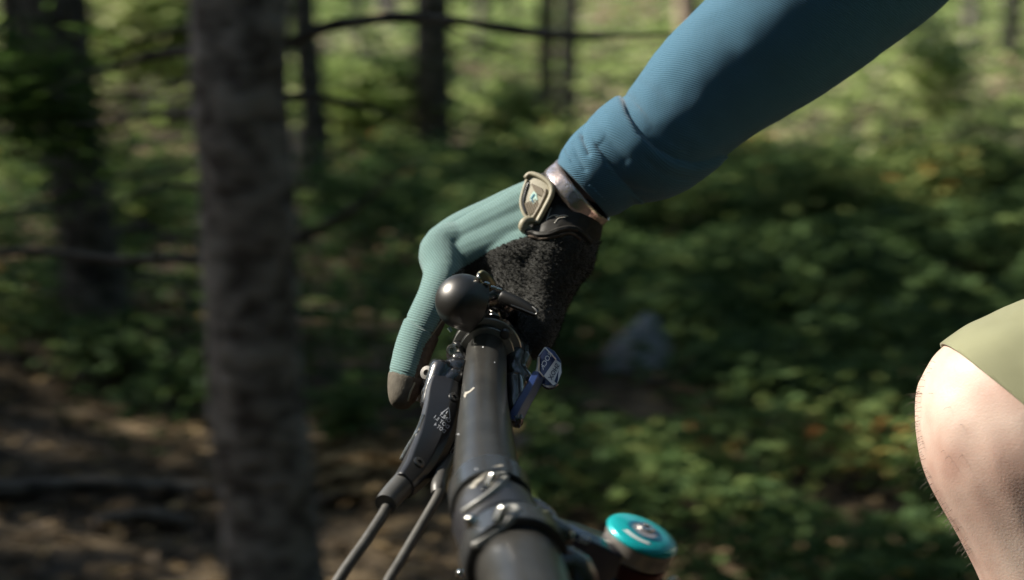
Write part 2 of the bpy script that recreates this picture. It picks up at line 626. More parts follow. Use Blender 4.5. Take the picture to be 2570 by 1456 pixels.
def leaves(name, pos, size, matl, parent=None, tint=None, flat=0.5, aspect=0.55):
    """a cloud of single leaves, each a folded rhombus of two triangles"""
    pos = np.asarray(pos, float)
    n = len(pos)
    if n == 0:
        return None
    size = np.broadcast_to(np.asarray(size, float), (n,))
    nrm = rng.normal(size=(n, 3)); nrm[:, 2] = np.abs(nrm[:, 2]) + flat
    nrm /= np.linalg.norm(nrm, axis=1, keepdims=True)
    t = rng.normal(size=(n, 3)); t -= nrm * np.sum(t * nrm, 1, keepdims=True)
    t /= np.linalg.norm(t, axis=1, keepdims=True)
    b = np.cross(nrm, t)
    s = (size * rng.uniform(0.7, 1.3, n))[:, None]
    fold = nrm * s * 0.18
    v = np.stack([pos - t * s * 0.5, pos + b * s * aspect * 0.5 + fold, pos + t * s * 0.5, pos - b * s * aspect * 0.5 + fold], 1).reshape(-1, 3)
    me = bpy.data.meshes.new(name)
    me.vertices.add(4 * n)
    me.vertices.foreach_set('co', v.astype(np.float32).ravel())
    base = (np.arange(n) * 4)[:, None]
    tri = np.concatenate([base + np.array([0, 1, 2]), base + np.array([0, 2, 3])], 1).reshape(-1)
    me.loops.add(6 * n)
    me.loops.foreach_set('vertex_index', tri.astype(np.int32))
    me.polygons.add(2 * n)
    me.polygons.foreach_set('loop_start', (np.arange(2 * n) * 3).astype(np.int32))
    me.update(calc_edges=True)
    if tint is None:
        tint = rng.beta(2, 2.4, n)
    at = me.attributes.new('tint', 'FLOAT', 'POINT')
    at.data.foreach_set('value', np.repeat(np.clip(tint, 0, 1), 4).astype(np.float32))
    return link_mesh(name, me, matl, parent)


# ---- trees
def rough_trunk(pts, rad, seed, amp=0.10):
    def disp(p, d, u, t):
        q = noise.noise(Vector((p.x * 9 + seed, p.y * 9, p.z * 4.5))) + 0.5 * noise.noise(Vector((p.x * 30 + seed, p.y * 30, p.z * 7)))
        return d * (q * amp * rad[0])
    return sweep(pts, rad, n=40, res=26, ref=(0, 1, 0), disp=disp)


trees = []     # (root, x, y, has_crown)


def tree(px_base, py_base, px_top, wpx, bark_m, label, y=None, top_z=8.0, flare=1.25, crown=True, group='forest trees'):
    if y is None:
        b = G(px_base, py_base)
    else:
        b = V(px_base, py_base, y)
    yy = b.y
    t = V(px_top, 0, yy)
    d = (t - b)
    sl_ = d.x / max(d.z, 0.05)
    sl_ = max(-0.16, min(0.16, sl_))
    base = Vector((b.x + sl_ * (0 - b.z), yy, 0.0))
    base.z = float(ground_h(base.x, base.y)) - 0.08
    root = empty('tree', (base.x, base.y, base.z + 0.08))
    tag(root, label, 'tree', group)
    dep = (Vector((b.x, yy, b.z)) - CAM).dot(FW)
    r = wpx / 2 / FD * dep
    zz = [0, 0.12, 0.4, 1.2, 2.5, 4.5, top_z]
    rr = [r * flare * 1.15, r * flare, r * 1.04, r, r * 0.92, r * 0.75, r * 0.3]
    pts = [Vector((base.x + sl_ * z + 0.025 * math.sin(z * 2.1 + yy * 3), base.y + 0.02 * math.sin(z * 1.3 + yy), base.z + z)) for z in zz]
    v, f, uv = rough_trunk(pts, rr, yy * 7.3)
    mk('trunk', v, f, bark_m, root)
    trees.append((root, base.x + sl_ * 6, base.y, crown, pts[-2]))
    return root, yy


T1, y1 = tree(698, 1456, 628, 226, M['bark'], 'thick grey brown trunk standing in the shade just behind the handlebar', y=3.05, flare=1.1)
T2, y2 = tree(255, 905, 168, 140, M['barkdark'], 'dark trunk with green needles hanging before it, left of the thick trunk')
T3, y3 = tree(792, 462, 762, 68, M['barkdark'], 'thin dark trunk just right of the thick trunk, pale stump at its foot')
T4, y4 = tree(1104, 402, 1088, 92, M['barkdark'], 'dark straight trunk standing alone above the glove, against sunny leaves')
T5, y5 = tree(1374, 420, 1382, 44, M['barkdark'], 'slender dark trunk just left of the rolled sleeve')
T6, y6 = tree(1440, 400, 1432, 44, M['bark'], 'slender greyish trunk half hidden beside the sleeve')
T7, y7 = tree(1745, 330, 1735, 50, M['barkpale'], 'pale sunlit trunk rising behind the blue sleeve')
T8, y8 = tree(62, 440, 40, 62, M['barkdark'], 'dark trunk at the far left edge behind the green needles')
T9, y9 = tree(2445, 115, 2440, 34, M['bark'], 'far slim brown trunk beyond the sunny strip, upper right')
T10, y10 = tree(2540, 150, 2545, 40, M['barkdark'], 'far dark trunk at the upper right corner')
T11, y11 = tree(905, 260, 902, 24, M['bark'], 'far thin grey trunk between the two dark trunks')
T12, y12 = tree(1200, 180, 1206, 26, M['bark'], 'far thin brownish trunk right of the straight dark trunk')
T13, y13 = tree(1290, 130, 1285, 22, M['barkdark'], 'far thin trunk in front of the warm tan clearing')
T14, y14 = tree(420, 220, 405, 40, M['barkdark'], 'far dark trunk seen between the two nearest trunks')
# unseen trees added outside the picture so that their crowns shade this place
for i, (x, y_, r) in enumerate([(-6.5, 0.6, .13), (-5.2, 6.2, .12), (-9, 5, .15), (-8.5, 9.5, .14), (-11, 13, .15), (-6.5, 14.5, .12), (6.5, 6.5, .13), (5.2, 12.5, .12),
                                (-3.5, -3.5, .14), (3.2, -4.5, .14), (6, -1.5, .13), (-8, -3, .15), (-12, 1.5, .15), (-13, 8, .14), (9.5, 10.5, .14), (-1.5, 20, .14), (4, 24, .15), (-8, 22, .14), (9, 19, .14)]):
    root = empty('tree', (x, y_, 0))
    tag(root, 'bark covered tree added outside the view to shade the place', 'tree', 'surrounding trees')
    zz = [-.1, .3, 1.5, 4, 8]
    pts = [Vector((x + .03 * math.sin(z + i), y_ + .03 * math.cos(z * 1.3 + i), z)) for z in zz]
    v, f, uv = rough_trunk(pts, [r * 1.3, r * 1.05, r, r * .8, r * .3], i * 3.1)
    mk('trunk', v, f, M['bark'], root)
    trees.append((root, x, y_, True, pts[-2]))

# dead side branches, drawn at the depth of their trunk
def branches(root, y, lines, m):
    for ln in lines:
        pts = [V(a, b, y + dy) for a, b, dy, wd in ln]
        rad = [wd * 1.25 / 2 / FD * (V(a, b, y + dy) - CAM).dot(FW) for a, b, dy, wd in ln]
        tube('branch', pts, rad, m, root, n=9, res=6, angle=None, ref=(0, 1, 0), disp=lambda p, d, u, t: d * (0.004 * noise.noise(p * 18)) + Vector((0, 0, 0.012 * noise.noise(p * 5))))


branches(T1, y1, [
    [(640, 130, 0, 34), (720, 110, 0, 28), (830, 66, -.02, 24), (960, 46, -.05, 22), (1100, 56, -.1, 20), (1300, 76, -.15, 17), (1500, 84, -.2, 14), (1690, 96, -.25, 9)],
    [(600, 130, 0, 28), (500, 122, 0, 26), (400, 130, .05, 20), (310, 155, .1, 15), (240, 176, .12, 10), (120, 230, .15, 6)],
    [(590, 50, 0, 16), (470, 62, .05, 13), (350, 92, .1, 10), (250, 140, .15, 6)],
    [(600, 280, 0, 22), (480, 286, 0, 16), (380, 296, .05, 14), (260, 316, .1, 8), (180, 310, .1, 4)],
    [(640, 640, 0, 30), (540, 655, 0, 24), (420, 652, .05, 19), (300, 656, .1, 17), (150, 636, .15, 15), (-60, 640, .2, 12)],
    [(690, 630, 0, 30), (740, 606, 0, 22), (810, 572, -.03, 17), (900, 515, -.06, 13), (990, 448, -.1, 9), (1060, 400, -.1, 5)],
    [(1100, 56, -.1, 10), (1180, 100, -.12, 7), (1290, 130, -.14, 4)],
    [(470, 650, .02, 9), (400, 590, .05, 7), (320, 545, .08, 4)],
    [(590, 180, 0, 14), (480, 195, .03, 10), (380, 225, .06, 7), (300, 260, .1, 4)],
    [(700, 250, 0, 14), (780, 245, -.02, 10), (900, 262, -.05, 8), (1010, 300, -.08, 5)],
    [(620, 440, 0, 14), (520, 470, .04, 10), (400, 480, .08, 7), (260, 520, .12, 5), (120, 515, .15, 3)],
], M['barkdark'])
branches(T2, y2, [
    [(250, 560, 0, 22), (180, 540, 0, 16), (100, 520, .1, 12), (-40, 540, .2, 8)],
    [(250, 600, 0, 20), (350, 570, .1, 13), (430, 590, .1, 9), (540, 640, .1, 5)],
    [(200, 320, 0, 16), (110, 300, 0, 10), (0, 330, .1, 6)],
    [(200, 260, 0, 14), (300, 232, .0, 10), (420, 240, .1, 7), (520, 215, .1, 4)],
    [(215, 420, 0, 14), (320, 445, .0, 9), (430, 430, .1, 6), (540, 455, .1, 4)],
    [(240, 700, 0, 14), (330, 690, .0, 10), (440, 715, .1, 7), (560, 700, .1, 4)],
    [(250, 760, 0, 14), (150, 735, .0, 10), (50, 750, .1, 7), (-60, 730, .1, 4)],
    [(180, 120, 0, 12), (90, 90, .0, 9), (10, 110, .1, 6)],
], M['barkdark'])
branches(T4, y4, [
    [(1088, 210, 0, 14), (1010, 200, 0, 10), (930, 225, .1, 7), (850, 250, .1, 4)],
    [(1095, 150, 0, 12), (1170, 120, 0, 8), (1260, 130, .1, 4)],
    [(1095, 270, 0, 12), (1010, 285, 0, 8), (930, 270, .1, 4)],
    [(1098, 300, 0, 12), (1190, 330, 0, 8), (1290, 310, .1, 4)],
], M['barkdark'])

# ---- shade: unseen crown leaves placed to shade, cut away where sun should land
LIT = []       # (x, y, rx, ry) patches of ground that the sun reaches


def lit_px(px, py, wx, wy):
    a = G(px, py); l = G(px - wx, py); t = G(px, py - wy)
    LIT.append((a.x, a.y, abs(a.x - l.x), max(0.08, abs(t.y - a.y))))


for q in [(430, 1395, 170, 50), (90, 1375, 130, 16), (910, 1140, 110, 30), (1090, 1345, 60, 16), (60, 830, 60, 40), (280, 890, 50, 40), (340, 600, 40, 60), (2270, 470, 150, 70),
          (2060, 560, 90, 40), (1720, 560, 80, 40), (2330, 560, 120, 40), (1870, 740, 60, 25), (1600, 1000, 60, 25), (1440, 1290, 60, 25), (1730, 1360, 80, 22), (2080, 1210, 60, 20), (1300, 620, 60, 30)]:
    lit_px(*q)
for q in [(330, 300, 240, 160), (470, 420, 120, 60), (920, 400, 150, 60), (1230, 380, 130, 60), (2250, 250, 300, 50)]:
    lit_px(*q)

NC = 80000
cx_ = rng.uniform(-24, 15, NC); cy_ = rng.uniform(-12, 34, NC); cz_ = rng.uniform(4.3, 8.2, NC)
gx = cx_ - SUN.x / SUN.z * (cz_ - 0.25); gy = cy_ - SUN.y / SUN.z * (cz_ - 0.25)
keep = np.ones(NC, bool)
for (x, y_, a, b) in LIT:
    keep &= ((gx - x) / (a + .05)) ** 2 + ((gy - y_) / (b + .05)) ** 2 > 1
# sunny clearing beyond the first trees
ns = np.array([noise.noise(Vector((a * 0.75, b * 0.55, 3.1))) + 0.5 * noise.noise(Vector((a * 2.4, b * 1.9, 7.7))) for a, b in zip(gx, gy)])
far = gy > 8.3 + 0.25 * gx * 0
right = (gx > 1.6) & (gy < 14)
keep &= ~(far & ~right & (ns > -0.52))
keep &= ~(far & right & (ns > 0.10))
keep &= ~(~far & (gy > 3.6) & (gx > -0.3) & (ns > 0.36))
# gap cut in the leaves so that the sun falls on the rider
for (x, y_, z, r) in [(0.1, 0.9, 1.1, .55), (.35, .85, 1.0, .6), (.6, .8, 1.3, .6), (-.1, .7, 1.0, .5)]:
    qx = x + SUN.x / SUN.z * (cz_ - z); qy = y_ + SUN.y / SUN.z * (cz_ - z)
    keep &= (cx_ - qx) ** 2 + (cy_ - qy) ** 2 > r * r
cp = np.stack([cx_, cy_, cz_], 1)[keep]
ex = []
for (t_, x_, y_, n_) in ((T1, -.52, 3.05, 420), (T2, T2.location.x, T2.location.y, 420), (T3, T3.location.x, T3.location.y, 100), (T4, T4.location.x, T4.location.y, 160), (T5, T5.location.x, T5.location.y, 160), (T6, T6.location.x, T6.location.y, 120), (T8, T8.location.x, T8.location.y, 120)):
    for i in range(n_):      # unseen leaves added on the sunny side to keep the trunks in shade
        p = Vector((x_ + random.uniform(-.2, .2), y_ + random.uniform(-.15, .15), random.uniform(0, 2.3))) + SUN * random.uniform(7.5, 10.5)
        q_ = p - SUN * ((p.z - .25) / SUN.z)
        if all(((q_.x - a_) / (c_ + .05)) ** 2 + ((q_.y - b_) / (d_ + .05)) ** 2 > 1 for a_, b_, c_, d_ in LIT[:6]):
            ex.append(list(p))
cp = np.concatenate([cp, np.array(ex)])
tx = np.array([t[1] for t in trees]); ty = np.array([t[2] for t in trees])
own = np.argmin((cp[:, :1] - tx) ** 2 + (cp[:, 1:2] - ty) ** 2, axis=1)
for i, t in enumerate(trees):
    sel = cp[own == i]
    if len(sel) < 40:
        continue
    leaves('crown', sel, 0.30, M['crown'], t[0], flat=0.9, aspect=0.75)
    top = t[4]
    for k in range(5):       # limbs that carry the crown
        s = sel[rng.integers(len(sel))]
        a = Vector(top) + Vector((0, 0, -0.3 * k))
        e = Vector(s); e = a + (e - a) * min(1, 2.6 / max((e - a).length, .1))
        tube('branch', [a, (a + e) / 2 + Vector((0, 0, .15)), e], [.05, .035, .012], M['bark'], t[0], n=7, res=4, angle=None, ref=(0, 1, 0))

# distant wood all round
ang = rng.uniform(0, 2 * math.pi, 30000)
R_ = rng.uniform(38, 60, 30000)
wv = np.stack([R_ * np.cos(ang), R_ * np.sin(ang), rng.uniform(0, 13, 30000) * rng.uniform(.5, 1, 30000)], 1)
tag(leaves('far_wood', wv, 1.3, M['crown'], flat=0.0, aspect=0.8, tint=rng.uniform(0, .35, 30000)), 'dense leafy wood closing the view in the distance', 'wood', kind='stuff')

# unseen leaf clouds added to block low sky beside and behind the viewpoint
q1 = np.stack([rng.uniform(-14, 14, 9000), rng.uniform(-11, -4, 9000), rng.uniform(0, 1, 9000) ** 1.2 * 8], 1)
q2 = np.stack([rng.uniform(7.5, 15, 6000), rng.uniform(-6, 7, 6000), rng.uniform(0, 1, 6000) ** 1.3 * 8], 1)
tag(leaves('leaf_screen', np.concatenate([q1, q2]), .55, M['crown'], flat=0, aspect=.8), 'unseen leaf screen added beside and behind the viewpoint to block low sky', 'leaf_screen', kind='stuff')

# ---- undergrowth
def veg_density(n, xr, yr, f):
    x = rng.uniform(*xr, n); y = rng.uniform(*yr, n)
    q = f(x, y)
    k = rng.uniform(0, 1, n) < q
    return x[k], y[k]


def clump(x, y, sc, seed):
    return np.array([noise.noise(Vector((a * sc, b * sc, seed))) for a, b in zip(x, y)])


def px_of(x, y, z=0.1):
    co = np.stack([x, y, np.full_like(x, z)], 1)
    return proj_np(co)


x, y = veg_density(150000, (-3.5, 5.5), (2.6, 9.0), lambda x, y: np.ones_like(x))
u, v_, d = px_of(x, y)
c1 = clump(x, y, 2.1, 1.0)
edge = 1250 + (v_ - 900) * 0.25 + c1 * 400
k1 = (u > edge) | ((v_ < 900 + c1 * 300) & (u < 1250) & (c1 > -0.05) & (v_ > 380) & (rng.uniform(0, 1, len(u)) < .36))
k1 &= (c1 > -0.35) & (u > -200) & (u < 2800)
rk = G(1600, 905)
k1 &= ~((np.abs(x - rk.x) < .17) & (y > rk.y - .75) & (y < rk.y + .12) & (rng.uniform(0, 1, len(x)) < .86))
sk = G(757, 470)
k1 &= ~((np.abs(x - sk.x - (y - sk.y) * sk.x / sk.y) < .12) & (y > sk.y - 1.6) & (y < sk.y + .1))
x, y, c1, u = x[k1], y[k1], c1[k1], u[k1]
h = (0.10 + 0.22 * np.clip(c1 + .4, 0, 1)) * np.where(y < 4, 0.8, 1.1)
z = ground_h(x, y) + rng.uniform(0.0, 1, len(x)) ** 0.7 * h
tt = np.clip(rng.beta(2, 3.2, len(x)) * 0.95 + clump(x, y, 1.2, 9.0) * 0.5 + np.clip((y - 6) * .06, 0, .3), 0, 1)
tag(leaves('undergrowth', np.stack([x, y, z], 1), np.where(y < 4.5, 0.045, 0.06), M['green'], tint=tt), 'low leafy green plants covering the forest floor beside the trail', 'undergrowth', kind='stuff')

x, y = veg_density(130000, (-15, 15), (8.0, 37), lambda x, y: np.exp(-(y - 8) / 14))
u, v_, d = px_of(x, y)
k = (u > -300) & (u < 2900)
x, y = x[k], y[k]
c1 = clump(x, y, .55, 4.0)
h = 0.10 + 0.75 * np.clip(c1 + .25, 0, 1)
z = ground_h(x, y) + rng.uniform(0, 1, len(x)) * h
tt = np.clip(rng.beta(2, 2, len(x)) * .6 + .2 + clump(x, y, .35, 12.0) * .7, 0, 1)
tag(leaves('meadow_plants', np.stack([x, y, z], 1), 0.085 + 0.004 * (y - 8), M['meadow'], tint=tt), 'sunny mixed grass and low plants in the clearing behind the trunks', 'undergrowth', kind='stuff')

x, y = veg_density(26000, (-4.5, 4), (2.3, 9), lambda x, y: np.full_like(x, .7))
z = ground_h(x, y) + rng.uniform(0.003, 0.03, len(x))
tag(leaves('leaf_litter', np.stack([x, y, z], 1), 0.05, M['litter'], flat=2.5), 'dry brown leaves scattered over the bare ground', 'leaf litter', kind='stuff')


lp = G(915, 1145)
n_ = 900
px_ = lp.x + rng.normal(size=n_) * .10; py_ = lp.y + rng.normal(size=n_) * .09
tag(leaves('leaf_pile', np.stack([px_, py_, ground_h(px_, py_) + rng.uniform(.01, .06, n_)], 1), .05, M['litter'], flat=1.5, tint=rng.uniform(.6, .92, n_)), 'orange brown heap of dry leaves lit by the sun right of the thick trunk', 'leaf pile', kind='stuff')


def bush(px, py, hgt, rad, matl, label, n=500, ls=0.06, name='bush', tb=0.0, group=None, y=None):
    b = G(px, py) if y is None else V(px, py, y)
    b.z = float(ground_h(b.x, b.y))
    root = empty(name, b)
    tag(root, label, 'shrub' if name == 'bush' else name, group)
    ns_ = 6
    v, f = [], []
    tips = []
    for i in range(ns_):
        a = random.uniform(0, 6.28)
        e = b + Vector((math.cos(a) * rad * .7, math.sin(a) * rad * .7, hgt * random.uniform(.6, .95)))
        m_ = (b + e) / 2 + Vector((0, 0, hgt * .12))
        vv, ff, _ = sweep([b - Vector((0, 0, .03)), m_, e], [.009, .006, .002], n=5, res=4, ref=(0, 1, 0))
        o = len(v); v += vv; f += [tuple(q + o for q in g) for g in ff]
        tips += [m_, e, (m_ + e) / 2]
    mk('stem', v, f, M['barkdark'], root)
    cen = np.array([list(t) for t in tips])
    pick = cen[rng.integers(len(cen), size=n)]
    p = pick + rng.normal(size=(n, 3)) * np.array([rad * .33, rad * .33, hgt * .16])
    p[:, 2] = np.maximum(p[:, 2], b.z + .02)
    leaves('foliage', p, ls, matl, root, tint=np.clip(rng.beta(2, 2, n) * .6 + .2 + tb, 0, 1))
    return root


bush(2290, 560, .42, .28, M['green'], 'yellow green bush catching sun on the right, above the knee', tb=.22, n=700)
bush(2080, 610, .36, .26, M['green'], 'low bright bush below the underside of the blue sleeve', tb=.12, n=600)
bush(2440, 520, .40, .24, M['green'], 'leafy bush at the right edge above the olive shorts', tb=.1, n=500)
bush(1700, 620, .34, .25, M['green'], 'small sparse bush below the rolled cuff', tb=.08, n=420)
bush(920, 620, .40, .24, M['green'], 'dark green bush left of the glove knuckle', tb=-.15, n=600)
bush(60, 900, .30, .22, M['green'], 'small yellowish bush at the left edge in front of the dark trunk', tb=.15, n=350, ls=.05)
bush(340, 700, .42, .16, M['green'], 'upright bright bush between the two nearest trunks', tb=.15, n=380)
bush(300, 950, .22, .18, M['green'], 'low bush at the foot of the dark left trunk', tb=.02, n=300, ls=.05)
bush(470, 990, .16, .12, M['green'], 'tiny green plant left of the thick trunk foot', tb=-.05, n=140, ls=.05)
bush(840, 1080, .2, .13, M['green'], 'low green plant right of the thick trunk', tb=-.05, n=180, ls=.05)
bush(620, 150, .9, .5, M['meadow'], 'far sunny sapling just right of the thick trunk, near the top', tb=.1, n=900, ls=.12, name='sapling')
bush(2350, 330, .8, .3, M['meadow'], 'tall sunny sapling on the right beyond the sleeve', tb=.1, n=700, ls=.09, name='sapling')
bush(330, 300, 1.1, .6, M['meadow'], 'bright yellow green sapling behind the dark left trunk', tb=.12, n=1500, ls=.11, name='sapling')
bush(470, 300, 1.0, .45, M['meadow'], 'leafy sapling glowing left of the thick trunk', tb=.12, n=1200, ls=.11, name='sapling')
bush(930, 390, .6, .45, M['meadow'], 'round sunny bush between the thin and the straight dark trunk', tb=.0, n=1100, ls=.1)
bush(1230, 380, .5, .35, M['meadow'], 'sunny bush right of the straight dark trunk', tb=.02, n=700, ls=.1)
# hanging needles in front of the dark left trunk
root = empty('fir_branch', V(110, 200, 4.3))
tag(root, 'dark green needled bough hanging before the dark left trunk', 'fir bough')
tube('branch', [V(-80, 180, 4.3), V(60, 200, 4.25), V(180, 260, 4.2), V(250, 300, 4.2)], [.012, .009, .006, .003], M['barkdark'], root, n=7, res=5, ref=(0, 1, 0))
pp = []
for i in range(1000):
    t = random.random()
    c = V(-60 + 290 * t, 190 + 90 * t * t, 4.25)
    pp.append(c + Vector((random.gauss(0, .05), random.gauss(0, .08), random.gauss(-.04, .085))))
leaves('needles', np.array([list(q) for q in pp]), .055, M['crown'], root, aspect=.22, tint=rng.uniform(.3, .9, len(pp)))


# fallen logs, rock, stump
def log(px0, py0, px1, py1, wpx, m, label, name='fallen_log'):
    a, b = G(px0, py0), G(px1, py1)
    r = wpx / 2 / FD * ((a + b) / 2 - CAM).dot(FW)
    a.z = float(ground_h(a.x, a.y)) + r * .7; b.z = float(ground_h(b.x, b.y)) + r * .7
    root = empty(name, (a + b) / 2)
    tag(root, label, 'log')
    mid = (a + b) / 2 + Vector((0, .02, .01))
    v, f, uv = sweep([a, (a + mid) / 2, mid, (b + mid) / 2, b], [r, r * 1.04, r, r * .95, r * .85], n=16, res=8, ref=(0, 0, 1), caps=False,
                     disp=lambda p, d, u, t: d * (r * .18 * noise.noise(p * 12)))
    mk('bark', v, f, m, root)
    for e, q, rr in ((a, b, r), (b, a, r * .85)):
        dr = (q - e).normalized()
        lathe('cut_end', e + dr * r * .1, -dr, [(rr * .98, 0), (rr * .9, r * .12), (rr * .5, r * .14)], M['barkpale'] if 'brown' in label else M['bark'], root, n=16)
    return root


log(-160, 1255, 560, 1190, 46, M['barkdark'], 'long grey fallen log lying across the ground left of the thick trunk')
log(235, 1300, 462, 1272, 44, M['barkdark'], 'short dark brown log on the sandy ground, below the long grey log')
log(790, 1215, 1050, 1190, 34, M['barkdark'], 'dark fallen log behind the brake hoses')
log(1290, 1110, 1560, 1080, 40, M['bark'], 'greyish fallen log right of the handlebar tube')
log(1320, 1190, 1530, 1170, 46, M['barkdark'], 'dark rotten log on the ground between handlebar and turquoise cap')

b = G(1600, 905)
b.z = float(ground_h(b.x, b.y))
root = empty('rock', b)
tag(root, 'grey pointed rock standing among green plants right of the glove', 'rock')
bm = bmesh.new()
bmesh.ops.create_icosphere(bm, subdivisions=4, radius=1)
for v in bm.verts:
    c = v.co
    k = 1 + .25 * noise.noise(c * 1.7) + .1 * noise.noise(c * 5)
    t = (c.z + 1) / 2
    wd = .155 * (1 - .78 * t) * k
    v.co = b + Vector((c.x * wd + .03 * t, c.y * wd * .8, -.04 + t * .24))
me = bpy.data.meshes.new('stone'); bm.to_mesh(me); bm.free()
M['rock'] = mat('grey rock', (0.17, 0.185, 0.20), rough=.9, col2=(.26, .27, .27), vscale=14, bump=.01, bscale=30)
link_mesh('stone', me, M['rock'], root)

b = G(757, 462); b.z = float(ground_h(b.x, b.y))
root = empty('stump', b)
tag(root, 'slim pale broken stump leaning at the foot of the thin dark trunk', 'stump')
t_ = V(752, 325, b.y)
v, f, uv = rough_trunk([b - Vector((0, 0, .05)), b + (t_ - b) * .5, t_], [.055, .05, .03], 4.4, .12)
mk('trunk', v, f, M['barkpale'], root)

# ================================================================== BICYCLE
barpts = [(1226, 830, .925), (1220, 900, .875), (1215, 1000, .815), (1217, 1100, .765), (1223, 1200, .72), (1240, 1300, .685), (1290, 1400, .65), (1312, 1456, .63), (1335, 1560, .59), (1350, 1800, .52), (1360, 2250, .44), (1380, 3200, .34)]
bp3 = [P(*q) for q in barpts]
brad = [.0111, .0112, .0118, .0136, .0152, .0160, .0172, .0172, .0165, .0140, .0112, .0111]
far3 = [P(1252, 655, 1.08), P(1246, 700, 1.03), P(1238, 758, .975)]
bike = empty('bicycle', (bp3[5].x, bp3[5].y, 0))
tag(bike, 'black mountain bike front end with handlebar, stem, bell and brake lever', 'bicycle')
bar = tube('handlebar', far3 + bp3, [.0111] * 3 + brad, M['bar'], bike, n=48, res=8, ref=UP, angle=None)


def bar_at(t):
    """point and tangent of the bar for index t in barpts"""
    i = min(int(t), len(bp3) - 2)
    f_ = t - i
    return bp3[i].lerp(bp3[i + 1], f_), (bp3[i + 1] - bp3[i]).normalized(), brad[i] * (1 - f_) + brad[i + 1] * f_


# far grip under the hand, near grip towards the viewer
gp = tube('grip', [P(1256, 635, 1.10), P(1252, 655, 1.08), P(1246, 700, 1.03), P(1236, 765, .972)], [.0155, .0158, .0158, .0158], M['grip'], bike, n=32, res=8, ref=UP)
tube('grip', [P(1364, 2450, .41), P(1372, 2800, .37), P(1385, 3500, .32)], [.0158] * 3, M['grip'], bike, n=32, res=6, ref=UP)
lathe('grip_clamp', P(1236, 766, .970), (P(1238, 758, .975) - P(1226, 830, .925)), [(.0185, -.004), (.0195, -.003), (.0195, .005), (.0185, .006)], M['pink'], gp)


def ring(name, c, axis, r_in, r_out, half, m, parent, n=48):
    prof = [(r_in, -half), (r_out - .0006, -half), (r_out, -half + .0006), (r_out, half - .0006), (r_out - .0006, half), (r_in, half)]
    return lathe(name, c, axis, prof, m, parent, n=n, angle=30)


# brake clamp
c0 = P(1222, 877, .892); ax0 = (P(1226, 830, .925) - P(1220, 900, .875)).normalized()
clampb = ring('brake_clamp', c0, ax0, .0111, .0192, .0040, M['gloss'], bike)
ring('clamp_lip', c0 - ax0 * .0058, ax0, .0111, .0152, .0018, M['satin'], clampb)
ring('clamp_glint', c0 - ax0 * .0041, ax0, .0183, .0194, .0005, M['edge'], clampb)  # thin pale rings imitate the bright lit arcs of the clamp
ring('clamp_glint', c0 - ax0 * .0077, ax0, .0144, .0154, .0004, M['edge'], clampb)
# shifter / remote clamp, one finger behind
c1 = P(1228, 836, .922)
shc = ring('remote_clamp', c1, ax0, .0112, .0180, .004, M['gloss'], bike)
lathe('bolt', P(1268, 838, .880), P(1268, 838, .880) - P(1262, 800, .91), [(.0001, -.002), (.0026, -.002), (.003, .001), (.0022, .002)], M['darksteel'], clampb, n=16)
# hinge knuckle of the brake clamp, lower left
hk = P(1148, 886, .885)
union_remesh('clamp_hinge', [(*sweep(*capsule_pts([P(1186, 832, .905), P(1160, 862, .893), P(1142, 892, .882)], [.0040, .0046, .0050]), n=12, res=3)[:2],),
                             (*sweep(*capsule_pts([P(1142, 892, .882), P(1160, 915, .87)], [.005, .0045]), n=12, res=3)[:2],),
                             (*sweep(*capsule_pts([P(1152, 915, .87), P(1130, 960, .86)], [.0048, .006]), n=12, res=3)[:2],)], .0008, 3, M['gloss'], clampb)
lathe('bolt', P(1137, 880, .876), P(1120, 872, .86) - P(1137, 880, .876), [(.0034, -.003), (.0036, .001), (.0028, .0025), (.0015, .0025), (.0015, .001)], M['steel'], clampb, n=20)

# brake lever body, a chamfered master cylinder running towards the stem
sec = [(-1, -.55), (-1, .05), (-.72, .62), (-.30, .88), (.78, .95), (1, .70), (1, -.5), (.55, -.95), (-.55, -.95)]
bl = [P(1128, 935, .860), P(1118, 980, .848), P(1108, 1040, .835), P(1085, 1110, .815), P(1050, 1175, .795), P(1012, 1222, .780), P(985, 1262, .770)]
bw = [(.0060, .006), (.0092, .008), (.0100, .009), (.0095, .0085), (.0082, .008), (.0060, .0065), (.0058, .006)]
lever = empty('brake_lever', bl[2])
lever.parent = bike
lever.matrix_basis = bike.matrix_basis.inverted() @ Matrix.Translation(bl[2])


def bevelled(o, wd=.0006, seg=3, ang=25):
    b_ = o.modifiers.new('bevel', 'BEVEL'); b_.width = wd; b_.segments = seg; b_.limit_method = 'ANGLE'; b_.angle_limit = math.radians(ang)
    return o


v, f, uv = sweep(bl[:6], bw[:6], sec=sec, res=5)
body = bevelled(mk('lever_body', v, f, M['satin'], lever, angle=28, uv=uv))
